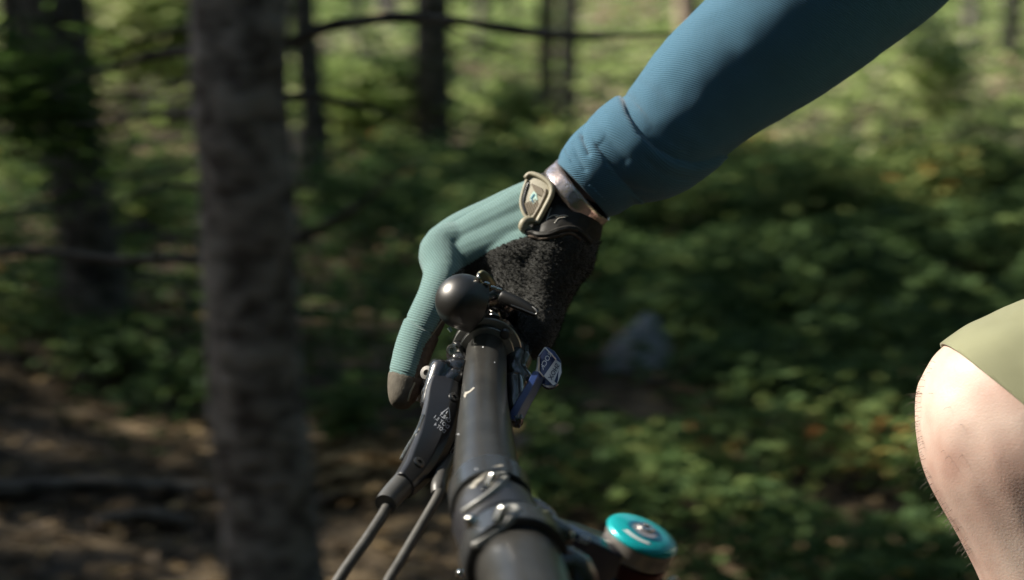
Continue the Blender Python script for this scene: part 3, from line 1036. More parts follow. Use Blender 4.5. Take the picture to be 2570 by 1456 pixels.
# reservoir and lever pivot: glossy sculpted block above the body
union_remesh('reservoir', [(*sweep(*capsule_pts([P(1150, 925, .858), P(1105, 945, .858)], [(.0065, .006), (.0070, .0065)]), n=16, res=3)[:2],),
                           (*sweep(*capsule_pts([P(1140, 950, .852), P(1085, 990, .848)], [(.0062, .006), (.0062, .006)]), n=16, res=3)[:2],),
                           (*sweep(*capsule_pts([P(1105, 930, .853), P(1078, 1010, .845)], [(.0062, .006), (.005, .005)]), n=16, res=3)[:2],)], .0007, 2, M['gloss'], lever)
lathe('pivot_bolt', P(1076, 938, .86), P(1050, 925, .85) - P(1076, 938, .86), [(.0040, -.006), (.0042, .001), (.0036, .0028), (.0016, .0030), (.0016, .001)], M['bronze'], lever, n=22)
bvb = bvh_of(body)
for (x, y, r) in ((1139, 998, .0024), (1051, 1161, .0024)):
    p, nn, ok = hit(bvb, x, y, 0)
    sc_ = lathe('torx_screw', p, nn, [(r * 1.25, -.001), (r * 1.25, .0004), (r * 1.0, .0008), (r * .5, .0008), (r * .5, -.0004)], M['darksteel'], lever, n=24)
# chrome edge seam along the left side
surf_tube('seam', bvb, [(1062, 1045), (1046, 1085), (1020, 1130), (1008, 1152)], .0011, M['steel'], lever, lift=0)
# printed warning, mirrored as in the picture
decal_text('print', bvb, 'ONLY', (1127, 1062), (-26, -20), (5.5, -7.5), M['softprint'], lever)
decal_text('print', bvb, 'DOT 5.1', (1123, 1077), (-35, -27), (5.5, -7.5), M['softprint'], lever)
decal_text('print', bvb, 'DOT 4', (1114, 1088), (-26, -20), (5.5, -7.5), M['softprint'], lever)


def thick_line(p, q, wd):
    dx, dy = q[0] - p[0], q[1] - p[1]
    L = math.hypot(dx, dy) or 1
    nx_, ny_ = -dy / L * wd / 2, dx / L * wd / 2
    return [(p[0] + nx_, p[1] + ny_), (q[0] + nx_, q[1] + ny_), (q[0] - nx_, q[1] - ny_), (p[0] - nx_, p[1] - ny_)]


tri = [(1108, 1038), (1129, 1050), (1126, 1024)]
decal_poly('warning_triangle', bvb, [thick_line(tri[i], tri[(i + 1) % 3], 2.6) for i in range(3)] + [thick_line((1123, 1032), (1119, 1039), 2.4), thick_line((1117, 1042), (1116, 1044), 2.4)], M['softprint'], lever)
# banjo boot and hoses
boot = tube('hose_boot', [P(1030, 1195, .787), P(1002, 1225, .779), P(978, 1252, .772), P(968, 1266, .768)], [.0058, .0058, .0056, .0053], M['boot'], lever, n=28, res=5)
tube('brake_hose', [P(985, 1245, .775), P(962, 1290, .765), P(915, 1362, .750), P(855, 1448, .735), P(790, 1560, .72), P(740, 1720, .70), P(760, 1950, .68), P(900, 2200, .66)], [.0026] * 8, M['hose'], bike, n=16, res=8)
tube('cable_boot', [P(1128, 1150, .815), P(1110, 1185, .80), P(1101, 1218, .782), P(1100, 1240, .777)], [(.0022, .003), (.0034, .004), (.0036, .004), (.0034, .0036)], M['boot'], lever, n=24, res=5)
tube('dropper_cable', [P(1104, 1225, .78), P(1098, 1248, .773), P(1058, 1318, .76), P(1010, 1400, .745), P(965, 1480, .73), P(930, 1600, .715), P(960, 1850, .69), P(1100, 2200, .66)], [.0024] * 8, M['hose'], bike, n=16, res=8)
# under-bar remote body seen between lever and bar
tube('remote_link', [P(1145, 1060, .85), P(1144, 1110, .835), P(1122, 1160, .815)], [(.003, .005), (.004, .006), (.003, .004)], M['gloss'], lever, n=14, res=4)
# brake lever blade under the index finger
blade = [P(1086, 948, .868), P(1066, 985, .885), P(1060, 985, .92), P(1075, 950, .96), P(1090, 920, 1.0)]
tube('lever_blade', blade, [(.003, .005), (.0032, .005), (.0032, .006), (.0032, .006), (.003, .005)], M['satin'], lever, n=12, res=6)

# right side: remote body, lever and paddle
rem = empty('dropper_remote', P(1300, 950, .86))
rem.parent = bike
rem.matrix_basis = bike.matrix_basis.inverted() @ Matrix.Translation(P(1300, 950, .86))
union_remesh('remote_body', [(*sweep(*capsule_pts([P(1285, 845, .915), P(1300, 890, .895), P(1292, 930, .88)], [.0075, .0085, .006]), n=16, res=3)[:2],),
                             (*sweep(*capsule_pts([P(1296, 935, .88), P(1318, 955, .875)], [.006, .005]), n=16, res=3)[:2],),
                             (*sweep(*capsule_pts([P(1290, 960, .87), P(1292, 1010, .855)], [.006, .0055]), n=16, res=3)[:2],),
                             (*sweep(*capsule_pts([P(1286, 1010, .855), P(1296, 1055, .84)], [.005, .004]), n=16, res=3)[:2],)], .0008, 3, M['gloss'], rem)
bevelled(tube('remote_arm', [P(1288, 1062, .838), P(1312, 1015, .845), P(1335, 975, .852), P(1352, 940, .858)], [(.0042, .003), (.0038, .003), (.0036, .0028), (.0035, .0028)], M['blue'], rem, res=5,
              sec=[(-1, -.8), (-1, .4), (-.1, 1), (1, .2), (1, -.8)], angle=25), .0003, 2)
surf = [(1357, 942, .860), (1352, 896, .864), (1372, 870, .866), (1392, 882, .864), (1408, 905, .861), (1411, 935, .858), (1400, 962, .855), (1388, 970, .854), (1362, 966, .856)]
pts = [P(*q) for q in surf]
paddle = plate('paddle', pts, FW * .0035, M['blue'], rem, bevel=.0006)
tube('paddle_edge', [P(1352, 896, .8625), P(1350, 925, .861), P(1346, 948, .859), P(1336, 968, .856)], [.0007, .0011, .0016, .0008], M['bronze'], rem, n=8, res=5)
tube('paddle_edge', [P(1362, 966, .8545), P(1372, 972, .8535), P(1388, 972, .8525), P(1400, 964, .8535)], [.0008, .0011, .001, .0006], M['gloss'], rem, n=8, res=4)
bvp = bvh_of(paddle)
A_, B_, Cc, D_ = (1368, 872), (1396, 903), (1362, 948), (1353, 924)
for pq in ((A_, B_), (B_, (1365, 947)), ((1353, 893), A_), ((1353, 932), (1365, 947))):
    decal_poly('paddle_print', bvp, [thick_line(*pq, 3.4)], M['white'], rem, lift=.0002)
decal_text('paddle_print', bvp, 'ROCK', (1387, 889), (-24, 41), (-10, -7.5), M['white'], rem, lift=.0002)
pw_ = decal_poly('paddle_print', bvp, [[(1397, 904), (1407, 912), (1409, 935), (1399, 961), (1389, 968), (1366, 946)]], M['white'], rem, lift=.0002)
M['navyprint'] = mat('navy letter print', (0.012, 0.03, 0.10), rough=.5)
decal_text('paddle_print', bvp, 'SHOX', (1405, 918), (-20, 38), (-10, -7), M['navyprint'], rem, lift=.0004)

# bell: dome pointing to the left and slightly forward, on its bracket
bc = P(1162, 757, .872)
bax = (RT * -.80 + UP * .30 + FW * -.40).normalized()
prof = [(.0001, .0150)] + [(.0150 * math.sin(a), .0150 * math.cos(a)) for a in np.linspace(.12, math.pi / 2, 14)] + [(.0151, -.004), (.0149, -.0075), (.0140, -.0078), (.0138, -.006)]
bell = empty('bell', bc)
bell.parent = bike
bell.matrix_basis = bike.matrix_basis.inverted() @ Matrix.Translation(bc)
lathe('bell_dome', bc, bax, prof, M['bell'], bell, n=64, angle=50)
lathe('bell_base', bc - bax * .0075, bax, [(.0001, -.004), (.009, -.004), (.0125, -.001), (.0128, .001), (.0001, .001)], M['gloss'], bell, n=40)
union_remesh('bell_bracket', [(*sweep(*capsule_pts([P(1200, 752, .885), P(1235, 750, .895), P(1255, 765, .91)], [.0055, .007, .0065]), n=16, res=3)[:2],),
                              (*sweep(*capsule_pts([P(1240, 735, .90), P(1268, 770, .905)], [.0055, .0065]), n=16, res=3)[:2],),
                              (*sweep(*capsule_pts([P(1258, 765, .905), P(1272, 800, .92)], [.006, .007]), n=16, res=3)[:2],),
                              (*sweep(*capsule_pts([P(1243, 770, .905), P(1240, 800, .925)], [.005, .006]), n=16, res=3)[:2],)], .0008, 3, M['gloss'], bell)
st = sweep(*capsule_pts([P(1232, 722, .875), P(1218, 703, .872), P(1207, 688, .870)], [(.0036, .0018), (.0040, .0022), (.0028, .0018)]), n=16, res=5)
mk('striker', st[0], st[1], M['brass'], bell)
tube('striker_edge', [P(1222, 727, .868), P(1209, 712, .867), P(1201, 697, .866), P(1201, 686, .868)], [.0006, .0009, .0010, .0006], M['steel'], bell, n=8, res=4)
for (x, y, d) in ((1238, 722, .868), (1252, 727, .868), (1222, 712, .867)):
    lathe('spring_pin', P(x, y, d), P(x + 15, y + 5, d) - P(x, y, d), [(.0010, -.0015), (.0012, 0), (.0010, .0015)], M['steel'], bell, n=12)
v, f, uv = sweep(*capsule_pts([P(1262, 745, .885), P(1300, 762, .882), P(1342, 784, .879)], [(.0034, .0022), (.0036, .0022), (.0026, .002)]), n=12, res=4)
mk('thumb_lever', v, f, M['lever_black'], bell)
tube('thumb_lever_edge', [P(1282, 766, .879), P(1310, 776, .877), P(1342, 789, .875), P(1348, 782, .875), P(1336, 770, .878)], [.0005, .0005, .0006, .0007, .0004], M['darksteel'], bell, n=7, res=4)
lathe('bolt', P(1243, 793, .90), P(1243, 793, .90) - P(1243, 800, .95), [(.0001, -.001), (.0028, -.001), (.0031, .001), (.0022, .002), (.001, .002)], M['steel'], bell, n=6, angle=20)

# bright little teal cable end caps hanging below the bell
tube('cable_crimp', [P(1126, 822, .89), P(1133, 832, .89)], [.0010, .0008], M['teal'], bell, n=8, res=3)

# ---- stem with two clamp bands, bolts, steerer cap
sax = (RT * .37 + UP * .885 - FW * .285).normalized()
capc = P(1612, 1345, .695)
stem = empty('stem', P(1400, 1380, .665))
stem.parent = bike
stem.matrix_basis = bike.matrix_basis.inverted() @ Matrix.Translation(P(1400, 1380, .665))


def band(name, t, half, extra, m):
    c, ax, r = bar_at(t)
    return ring(name, c, ax, r - .0006, r + extra, half, m, stem, n=64)


M['stemgrey'] = mat('satin charcoal alloy', (0.030, 0.031, 0.032), rough=0.26, spec=0.6, metal=0.1, var=.15, vscale=120)
b1 = band('clamp_band', 4.55, .0080, .0024, M['stemgrey'])
b2 = band('clamp_band', 6.05, .0080, .0042, M['stemgrey'])
b3 = band('clamp_liner', 5.35, .0105, .0022, M['satin'])
bvs = bvh_of(b1, b2, b3, bar)
# raised hook shaped lugs and their bolts
for k, (dx, dy) in enumerate(((0, 0), (25, 84))):
    hookp = [(1168, 1286), (1200, 1265), (1232, 1242), (1258, 1218), (1268, 1200), (1262, 1192), (1248, 1198)]
    surf_tube('clamp_lug', bvs, [(a + dx, b_ + dy) for a, b_ in hookp], .0017, M['lug_lit'], stem, lift=.0003, flat=.6)
    p, nn, ok = hit(bvs, 1232 + dx, 1216 + dy, 0)
    tdir = (P(1240, 1195, .7) - P(1225, 1235, .7)).normalized()
    v, f, uv = sweep(*capsule_pts([p - tdir * .0024 + nn * .001, p + tdir * .0030 + nn * .001], [.0022, .0017]), n=14, res=3)
    mk('clamp_bolt', v, f, M['steel'], stem)
    pk = surf_tube('bolt_pocket', bvs, [(1215 + dx, 1232 + dy), (1222 + dx, 1208 + dy), (1238 + dx, 1192 + dy)], .0011, M['gloss'], stem, lift=.0001)
p, nn, ok = hit(bvs, 1186, 1312, 0)
v, f, uv = sweep(*capsule_pts([p - nn * .001, p + nn * .0018 + RT * .0006], [.0034, .0026]), n=16, res=3)
mk('clamp_bolt', v, f, M['steel'], stem)
p, nn, ok = hit(bvs, 1156, 1440, 0)
v, f, uv = sweep(*capsule_pts([p - nn * .001, p + nn * .0018], [.0028, .0022]), n=16, res=3)
mk('clamp_bolt', v, f, M['steel'], stem)
# worn white graphic on the bar above the clamp
decal_poly('bar_print', bvs, [[(1180, 1226), (1192, 1207), (1212, 1190), (1226, 1182), (1232, 1186), (1216, 1198), (1200, 1212), (1190, 1226)],
                              [(1226, 1182), (1238, 1172), (1258, 1166), (1262, 1171), (1244, 1178), (1234, 1186)]], M['scratch'], bike, lift=.0002)
decal_poly('scratch', bvs, [[(1164, 995), (1168, 985), (1178, 982), (1188, 973), (1192, 974), (1182, 984), (1172, 990), (1168, 1000)]], M['scratch'], bike)
for (x, y) in ((1212, 872), (1241, 910), (1150, 1090), (1196, 1178)):
    decal_poly('scratch', bvs, [[(x - 1.5, y - 1), (x + 1, y - 1.6), (x + 1.6, y + 1.4), (x - 1, y + 1.5)]], M['white'], bike)
for i in range(9):     # fine scuff lines
    x = 1188 + i * 7; y = 1098 + (i % 4) * 9
    decal_poly('scratch', bvs, [thick_line((x, y), (x + 9, y - 20), .9)], M['hose'], bike)

# extension from clamp to steerer
v, f, uv = sweep([P(1338, 1372, .676), P(1400, 1364, .680), P(1470, 1385, .688), P(1550, 1425, .700), P(1600, 1460, .706)], [(.0150, .016), (.0098, .013), (.0090, .0125), (.0100, .014), (.0120, .016)],
                 sec=[(-1, -.7), (-1, .5), (-.7, .9), (.7, .9), (1, .5), (1, -.7), (.6, -1), (-.6, -1)], res=6)
ext = bevelled(mk('extension', v, f, M['navy'], stem, angle=30), .0012, 4)
union_remesh('faceplate_bridge', [(*sweep(*capsule_pts([P(1325, 1290, .675), P(1352, 1330, .668), P(1400, 1345, .668)], [.006, .008, .007]), n=14, res=3)[:2],),
                                  (*sweep(*capsule_pts([P(1335, 1268, .69), P(1372, 1300, .684), P(1385, 1335, .676)], [.004, .0045, .0045]), n=14, res=3)[:2],),
                                  (*sweep(*capsule_pts([P(1330, 1450, .64), P(1420, 1420, .65), P(1455, 1470, .65)], [.007, .0085, .0085]), n=14, res=3)[:2],)], .001, 3, M['gloss'], stem)
lathe('clamp_bolt', P(1447, 1397, .650), P(1440, 1385, .62) - P(1447, 1397, .650), [(.0026, -.002), (.0026, .001), (.002, .002), (.001, .002)], M['steel'], stem, n=16)
tube('brass_shim', [P(1358, 1296, .668), P(1372, 1292, .667), P(1380, 1300, .667)], [.0012, .0020, .0012], M['brass'], stem, n=8, res=3)
bve = bvh_of(ext)
decal_text('stem_print', bve, 'AL 60', (1412, 1346), (62, 22), (10, -21), M['white'], stem, lift=.0002)
# steerer cap stack
cap = lathe('steerer_collar', capc, sax, [(.0140, -.0100), (.0152, -.0090), (.0152, -.0045), (.0156, -.0035), (.0156, -.0015), (.0150, -.0010)], M['bronze'], stem, n=64, angle=25)
lathe('cap_lid', capc, sax, [(.0150, -.0012), (.0160, -.0009), (.0163, -.0002), (.0161, .0006), (.0155, .0014), (.0146, .0020), (.0132, .0026), (.0110, .0032), (.0080, .0037), (.0001, .0040)], M['turq'], cap, n=64, angle=25)
bvc = bvh_of(cap.children[0])
cc = proj(capc + sax * .0025)


def on_cap(a, r):
    u1 = sax.orthogonal().normalized(); u2 = sax.cross(u1)
    q = proj(capc + sax * .0025 + (u1 * math.cos(a) + u2 * math.sin(a)) * r)
    return (q[0], q[1])


def arc(a0, a1, r0, r1, n=10):
    return [on_cap(a0 + (a1 - a0) * i / n, r0) for i in range(n + 1)] + [on_cap(a1 + (a0 - a1) * i / n, r1) for i in range(n + 1)]


def cap_quads(a0, a1, r0, r1, n=10):
    out = []
    for i in range(n):
        t0 = a0 + (a1 - a0) * i / n; t1 = a0 + (a1 - a0) * (i + 1) / n
        out.append([on_cap(t0, r0), on_cap(t1, r0), on_cap(t1, r1), on_cap(t0, r1)])
    return out


M['capprint'] = mat('pale cap print', (0.55, 0.55, 0.55), rough=.4)
decal_poly('cap_print', bvc, cap_quads(0, 2 * math.pi, .0062, .0078, 24), M['turqdark'], cap, lift=.00015)
decal_poly('cap_print', bvc, cap_quads(0, 2 * math.pi, .0002, .0056, 24), M['capgrey'], cap, lift=.00015)
# find the angles of the cap that face the lower left of the picture
angs = sorted((abs(math.atan2(on_cap(a, .01)[1] - cc[1], on_cap(a, .01)[0] - cc[0]) - math.radians(145)), a) for a in np.linspace(0, 6.28, 90))
aa = angs[0][1]
decal_poly('cap_print', bvc, cap_quads(aa - .55, aa + .55, .0098, .0124, 10), M['capprint'], cap, lift=.00015)
lathe('cap_bolt', capc + sax * .0040, sax, [(.0036, -.001), (.0036, .0006), (.0031, .001), (.0019, .001), (.0019, -.0003)], M['steel'], cap, n=24)
lathe('headset_spacer', capc, sax, [(.0150, -.0165), (.0155, -.016), (.0155, -.0112), (.0150, -.0102)], M['red'], stem, n=48)
lathe('stem_hub', capc, sax, [(.0175, -.062), (.0185, -.060), (.0185, -.0190), (.0170, -.0168)], M['gloss'], stem, n=48)
tube('pinch_bolt', [P(1686, 1452, .645), P(1700, 1478, .645)], [.0022, .0022], M['steel'], stem, n=12, res=2)
# frame, fork and front wheel below the picture
hd = capc - sax * .075; hb = hd - sax * .13
tube('head_tube', [hd, hb], [.024, .025], M['navy'], bike, n=32, res=4, ref=(0, 1, 0))
tube('top_tube', [hd - sax * .03, hd + Vector((.35, .01, -.12)), hd + Vector((.62, .015, -.20))], [.017, .016, .014], M['navy'], bike, n=24, res=6, ref=(0, 0, 1))
tube('down_tube', [hb + sax * .03, hb + Vector((.3, .01, -.30)), hb + Vector((.5, .015, -.42))], [.024, .023, .022], M['navy'], bike, n=24, res=6, ref=(0, 0, 1))
wc = Vector((hb.x - .20, hb.y, .36))
for s in (-1, 1):
    top = hb - sax * .02 + Vector((0, s * .06, 0))
    tube('fork_leg', [top, wc + Vector((0, s * .06, 0))], [.018, .017], M['gloss'], bike, n=20, res=4, ref=(0, 1, 0))
tube('fork_crown', [hb - sax * .02 + Vector((0, -.075, 0)), hb - sax * .02 + Vector((0, .075, 0))], [.022, .022], M['gloss'], bike, n=16, res=3, ref=(0, 0, 1))
whl = empty('front_wheel', wc)
whl.parent = bike
whl.matrix_basis = bike.matrix_basis.inverted() @ Matrix.Translation(wc)


def torus(name, c, R, r, m, parent, n=72, k=14):
    v, f = [], []
    for i in range(n):
        a = 2 * math.pi * i / n
        for j in range(k):
            b_ = 2 * math.pi * j / k
            v.append(c + Vector(((R + r * math.cos(b_)) * math.cos(a), r * math.sin(b_), (R + r * math.cos(b_)) * math.sin(a))))
            f.append((i * k + j, ((i + 1) % n) * k + j, ((i + 1) % n) * k + (j + 1) % k, i * k + (j + 1) % k))
    return mk(name, v, f, m, parent)


torus('tyre', wc, .335, .028, M['tyre'], whl)
torus('rim', wc, .300, .012, M['satin'], whl)
lathe('hub', wc + Vector((0, -.05, 0)), Vector((0, 1, 0)), [(.012, 0), (.03, .01), (.018, .03), (.018, .07), (.03, .09), (.012, .1)], M['satin'], whl, n=24)
for i in range(28):
    a = 2 * math.pi * i / 28
    tube('spoke', [wc + Vector((.025 * math.cos(a + .3), (-1) ** i * .03, .025 * math.sin(a + .3))), wc + Vector((.295 * math.cos(a), 0, .295 * math.sin(a)))], [.001, .001], M['steel'], whl, n=4, res=1)

# ================================================================== RIDER
rider = empty('person', P(4300, 700, .78))
tag(rider, 'rider in blue knit sleeve, teal glove and olive shorts gripping the handlebar', 'person')

# hand skeleton
IDX = [(1110, 632, .945), (1074, 770, .905), (1030, 890, .885), (1012, 985, .872)]


def hand_parts(k):
    pr = []

    def cap(pts, rads, n=18, res=4, flat=1.0):
        p, r = capsule_pts([P(*q) for q in pts], [(a * k, a * k * flat) for a in rads])
        v, f, uv = sweep(p, r, n=n, res=res)
        pr.append((v, f))
    # index finger along the brake lever
    cap([(1150, 612, .948), (1108, 632, .942), (1112, 695, .925), (1076, 785, .905), (1054, 835, .897), (1034, 890, .888), (1018, 950, .879), (1011, 990, .874)], [.0138, .0134, .0115, .0107, .0107, .0101, .0093, .0080])
    # metacarpal masses
    wr = (1440, 515, .965)
    cap([wr, (1360, 530, .955), (1260, 572, .95), (1170, 610, .948), (1112, 634, .945)], [.021, .0200, .0170, .0145, .0122])
    cap([wr, (1360, 522, .968), (1250, 560, .968), (1160, 590, .968), (1112, 612, .967)], [.0205, .0190, .0165, .0140, .0118])
    cap([wr, (1360, 530, .985), (1250, 565, .990), (1165, 592, .990), (1122, 618, .990)], [.020, .0180, .0155, .0135, .0110])
    cap([wr, (1360, 545, 1.0), (1260, 580, 1.010), (1180, 610, 1.012), (1140, 630, 1.012)], [.019, .0170, .0145, .0125, .0100])
    # the three fingers closed round the grip
    cap([(1112, 612, .967), (1108, 690, .968), (1130, 750, .968), (1195, 800, .966), (1262, 800, .966)], [.0116, .0102, .0095, .0090, .0075])
    cap([(1122, 618, .990), (1120, 690, .992), (1145, 745, .992), (1205, 785, .990), (1268, 782, .988)], [.0110, .0102, .0094, .0088, .0074])
    cap([(1140, 630, 1.012), (1142, 690, 1.015), (1165, 735, 1.015), (1215, 765, 1.012), (1268, 760, 1.01)], [.0098, .0090, .0082, .0076, .0068])
    cap([(1380, 565, .945), (1290, 600, .944), (1200, 635, .942), (1140, 655, .942)], [.0170, .0168, .0146, .0120])
    p_, r_ = capsule_pts([P(1395, 548, .966), P(1300, 574, .966), P(1205, 612, .966), P(1145, 640, .966)], [(.0200 * k, .027 * k), (.0212 * k, .029 * k), (.0185 * k, .028 * k), (.0135 * k, .025 * k)])
    pr.append(sweep(p_, r_, n=28, res=4)[:2])
    # palm and heel of the hand, thumb base
    cap([(1440, 530, .955), (1410, 590, .945), (1370, 650, .945), (1330, 700, .955)], [.0190, .0225, .0230, .0180])
    cap([(1430, 540, .975), (1380, 610, .985), (1330, 670, .995), (1300, 720, .995)], [.0190, .0220, .0210, .0160])
    cap([(1300, 600, .955), (1270, 660, .950), (1230, 690, .955)], [.0190, .0160, .0125])
    cap([(1180, 668, .943), (1270, 645, .938), (1350, 640, .936), (1410, 640, .94)], [.0100, .0150, .0190, .0200])
    cap([(1270, 650, .938), (1330, 720, .932), (1350, 780, .925)], [.0150, .0170, .0150])
    # thumb pressing down beside the bar
    cap([(1400, 620, .938), (1378, 690, .930), (1362, 760, .922), (1352, 820, .912), (1344, 862, .905)], [.0215, .0190, .0142, .0118, .0092])
    return pr


glove = union_remesh('glove', hand_parts(1.0), .00095, 9, None, rider)
me = glove.data
nv = len(me.vertices)
co = np.zeros(nv * 3, dtype=np.float64)
me.vertices.foreach_get('co', co); co = co.reshape(-1, 3)
gw = co @ np.array(glove.matrix_basis.to_3x3()).T + np.array((rider.matrix_basis @ glove.matrix_basis).translation)
no_ = np.zeros(nv * 3, dtype=np.float64); me.vertices.foreach_get('normal', no_) if hasattr(me.vertices[0], 'normal') else None
no_ = no_.reshape(-1, 3)
U_, V2, DD = proj_np(gw)


def poly_interp(xs_, pts_):
    return np.interp(xs_, [p[0] for p in pts_], [p[1] for p in pts_])


# teal / terry boundary (x -> y in the picture grid), below it black terry
ybound = poly_interp(U_, [(1100, 760), (1128, 700), (1142, 686), (1165, 670), (1200, 648), (1240, 622), (1280, 604), (1320, 592), (1350, 585), (1500, 560)])
terry = (V2 - ybound) / 4.0
terry = np.where(U_ < 1128, -5, terry)
# finger underside: right of a line running down the finger
xb = np.interp(V2, [640, 700, 760, 820, 870, 930, 1000], [1190, 1150, 1128, 1098, 1066, 1046, 1034])
under = (U_ - xb) / 4.0
under = np.where((V2 > 700), under, -5)
under = np.where((U_ > 1140), -5, under)
# arc length along hand and finger drives the knit ribs
path = [np.array(q) for q in [(1450, 500), (1330, 545), (1180, 610), (1105, 640), (1075, 760), (1040, 870), (1010, 1000)]]
best = np.full(nv, 1e9); rib = np.zeros(nv); acc = 0
for a, b_ in zip(path[:-1], path[1:]):
    ab = b_ - a; L = np.linalg.norm(ab)
    t = np.clip(((U_ - a[0]) * ab[0] + (V2 - a[1]) * ab[1]) / L ** 2, 0, 1)
    dx = U_ - a[0] - t * ab[0]; dy = V2 - a[1] - t * ab[1]
    dd = np.hypot(dx, dy)
    s = acc + t * L
    m_ = dd < best
    rib[m_] = s[m_]; best[m_] = dd[m_]
    acc += L
# plain slanted ribs on the back of the hand, cross ribs on the finger
slant = (U_ * -0.80 + V2 * 0.60)
fing = (U_ * -0.30 + V2 * 0.95)
rib = slant
rib2 = fing
ribw = np.clip((V2 - 650 - (U_ - 1060) * .25) / 40, 0, 1)
for nm, arr in (('ribc', rib / 4400.0), ('ribd', rib2 / 4400.0), ('ribw', ribw), ('terry', terry), ('under', under)):
    at = me.attributes.new(nm, 'FLOAT', 'POINT')
    at.data.foreach_set('value', arr.astype(np.float32))
# displacement: pile on the terry, cloth seams on the finger, slight wrinkles
dsp = np.zeros(nv)
isT = terry > 0
idx = np.where(isT)[0]
for i in idx:
    p = Vector(gw[i])
    dsp[i] = 0.0005 * noise.noise(p * 700) + .0003 * noise.noise(p * 120)
seam = np.abs((V2 - 806) - (U_ - 1035) * 0.62)
dsp += np.where((V2 > 740) & (U_ < 1110), -0.0009 * np.exp(-(seam / 4.5) ** 2), 0)
dsp += np.where((V2 > 740) & (U_ < 1110) & ((V2 - 806) - (U_ - 1035) * 0.62 > 0), .0004, 0)
tipseam = np.abs(V2 - (935 + (U_ - 1000) * .25))
dsp += np.where((V2 > 900) & (U_ < 1060), -0.0006 * np.exp(-(tipseam / 4) ** 2), 0)
dsp += -0.0006 * np.exp(-(under / 1.0) ** 2)
for i in range(nv):
    if not isT[i]:
        p = Vector(gw[i])
        dsp[i] += 0.0005 * noise.noise(p * 60)
co2 = co + no_ * dsp[:, None]
me.vertices.foreach_set('co', co2.ravel().astype(np.float32))
me.update()
for mm in ('teal', 'terry', 'leather', 'tip', 'darkpanel'):
    me.materials.append(M[mm])
npoly = len(me.polygons)
ls_ = np.zeros(npoly, dtype=np.int32); me.polygons.foreach_get('loop_start', ls_)
lv = np.zeros(len(me.loops), dtype=np.int32); me.loops.foreach_get('vertex_index', lv)
fv = lv[ls_]
mi = np.zeros(npoly, dtype=np.int32)
mi[terry[fv] > 0] = 1
mi[(under[fv] > 0)] = 2
mi[(U_[fv] > np.interp(V2[fv], [430, 585], [1350, 1326])) & (V2[fv] < 640) & (V2[fv] < 592 + np.abs(U_[fv] - 1400) * .12)] = 4
tipm = (V2[fv] > 935 + (U_[fv] - 1000) * .25) & (U_[fv] < 1080)
mi[tipm] = 3
mi[tipm & (under[fv] > -1.0)] = 2
me.polygons.foreach_set('material_index', mi)
# looped pile of the terry thumb
cen = np.zeros(npoly * 3); me.polygons.foreach_get('center', cen); cen = cen.reshape(-1, 3)
pn_ = np.zeros(npoly * 3); me.polygons.foreach_get('normal', pn_); pn_ = pn_.reshape(-1, 3)
R3 = np.array(glove.matrix_basis.to_3x3())
off_ = np.array((rider.matrix_basis @ glove.matrix_basis).translation)
cenw = cen @ R3.T + off_
fac_ = (pn_ @ np.array(-FW)) > -.25
cand = np.where((mi == 1) & fac_)[0]
hv, hf = [], []
for i in rng.choice(cand, size=min(10000, len(cand) * 2)):
    c = Vector(cenw[i]) + Vector(rng.normal(size=3) * .0004)
    nn = Vector(pn_[i])
    s1 = Vector(rng.normal(size=3)) * .7
    p1 = c + (nn + s1 * .6) * .0005
    p2 = p1 + (nn * .1 + s1) * .0006
    vv, ff, _ = sweep([c, p1, p2], [.00022, .00020, .00010], n=3, res=1, caps=False)
    o = len(hv); hv += vv; hf += [tuple(q + o for q in g) for g in ff]
M['pile'] = mat('black terry loops', (0.025, 0.025, 0.023), rough=.9, spec=.2, col2=(.042, .042, .038), vscale=900)
tag(mk('terry_pile', hv, hf, M['pile'], glove), kind='stuff')

bvg = bvh_of(glove)
# seam lines of the finger
surf_tube('glove_seam', bvg, [(1040, 962), (1030, 985), (1024, 1005)], .0006, M['khaki'], glove, lift=.0)
surf_tube('glove_seam', bvg, [(1112, 800), (1096, 824), (1080, 846)], .0004, M['khaki'], glove, lift=.0)

# wrist of the glove: dark panel cuff, khaki pull tab with pattern
cuffa = P(1452, 500, .958)
wristax = (P(1500, 455, .955) - P(1395, 545, .955)).normalized()
wp = [P(1352, 532, .957), P(1385, 522, .958), P(1420, 508, .958), P(1436, 500, .958)]
v, f, uv = sweep(wp, [(.0205, .0215), (.0212, .022), (.0208, .0215), (.0200, .021)], n=64, res=8, ref=-FW)
cuff = mk('wrist_cuff', v, f, M['darkpanel'], glove, angle=50)
bvw = bvh_of(glove, cuff)
surf_tube('cuff_welt', bvw, [(1322, 582), (1350, 590), (1380, 588), (1410, 578), (1440, 576), (1462, 590), (1478, 606)], .0019, M['darkpanel'], cuff, lift=.0006, flat=1)
surf_tube('cuff_welt', bvw, [(1330, 594), (1360, 600), (1395, 594), (1430, 586), (1455, 600)], .0009, M['leather'], cuff, lift=.0004)
for ln in ([(1376, 548), (1388, 541), (1400, 541)], [(1396, 545), (1412, 541), (1424, 543)], [(1393, 560), (1402, 549), (1418, 546)], [(1372, 553), (1378, 535), (1384, 522)]):
    surf_tube('cuff_print', bvw, ln, .00035, M['printgrey'], cuff, lift=.0001, n=6)
# pull tab: rounded quadrilateral plate with raised rim
tabpx = [(1330, 434), (1350, 436), (1376, 452), (1388, 470), (1388, 488), (1352, 560), (1340, 566), (1314, 548), (1306, 520), (1308, 500), (1318, 465)]


def tabp(a, b_, lift=0.0):
    p, nn, ok = hit(bvw, min(max(a, 1322 + (b_ - 440) * -.12), 1440), b_, 0, .93)
    d = .9318 - (a - 1345) * .000228 * .5 - (b_ - 500) * .000228 * .40 - lift
    return P(a, b_, d)


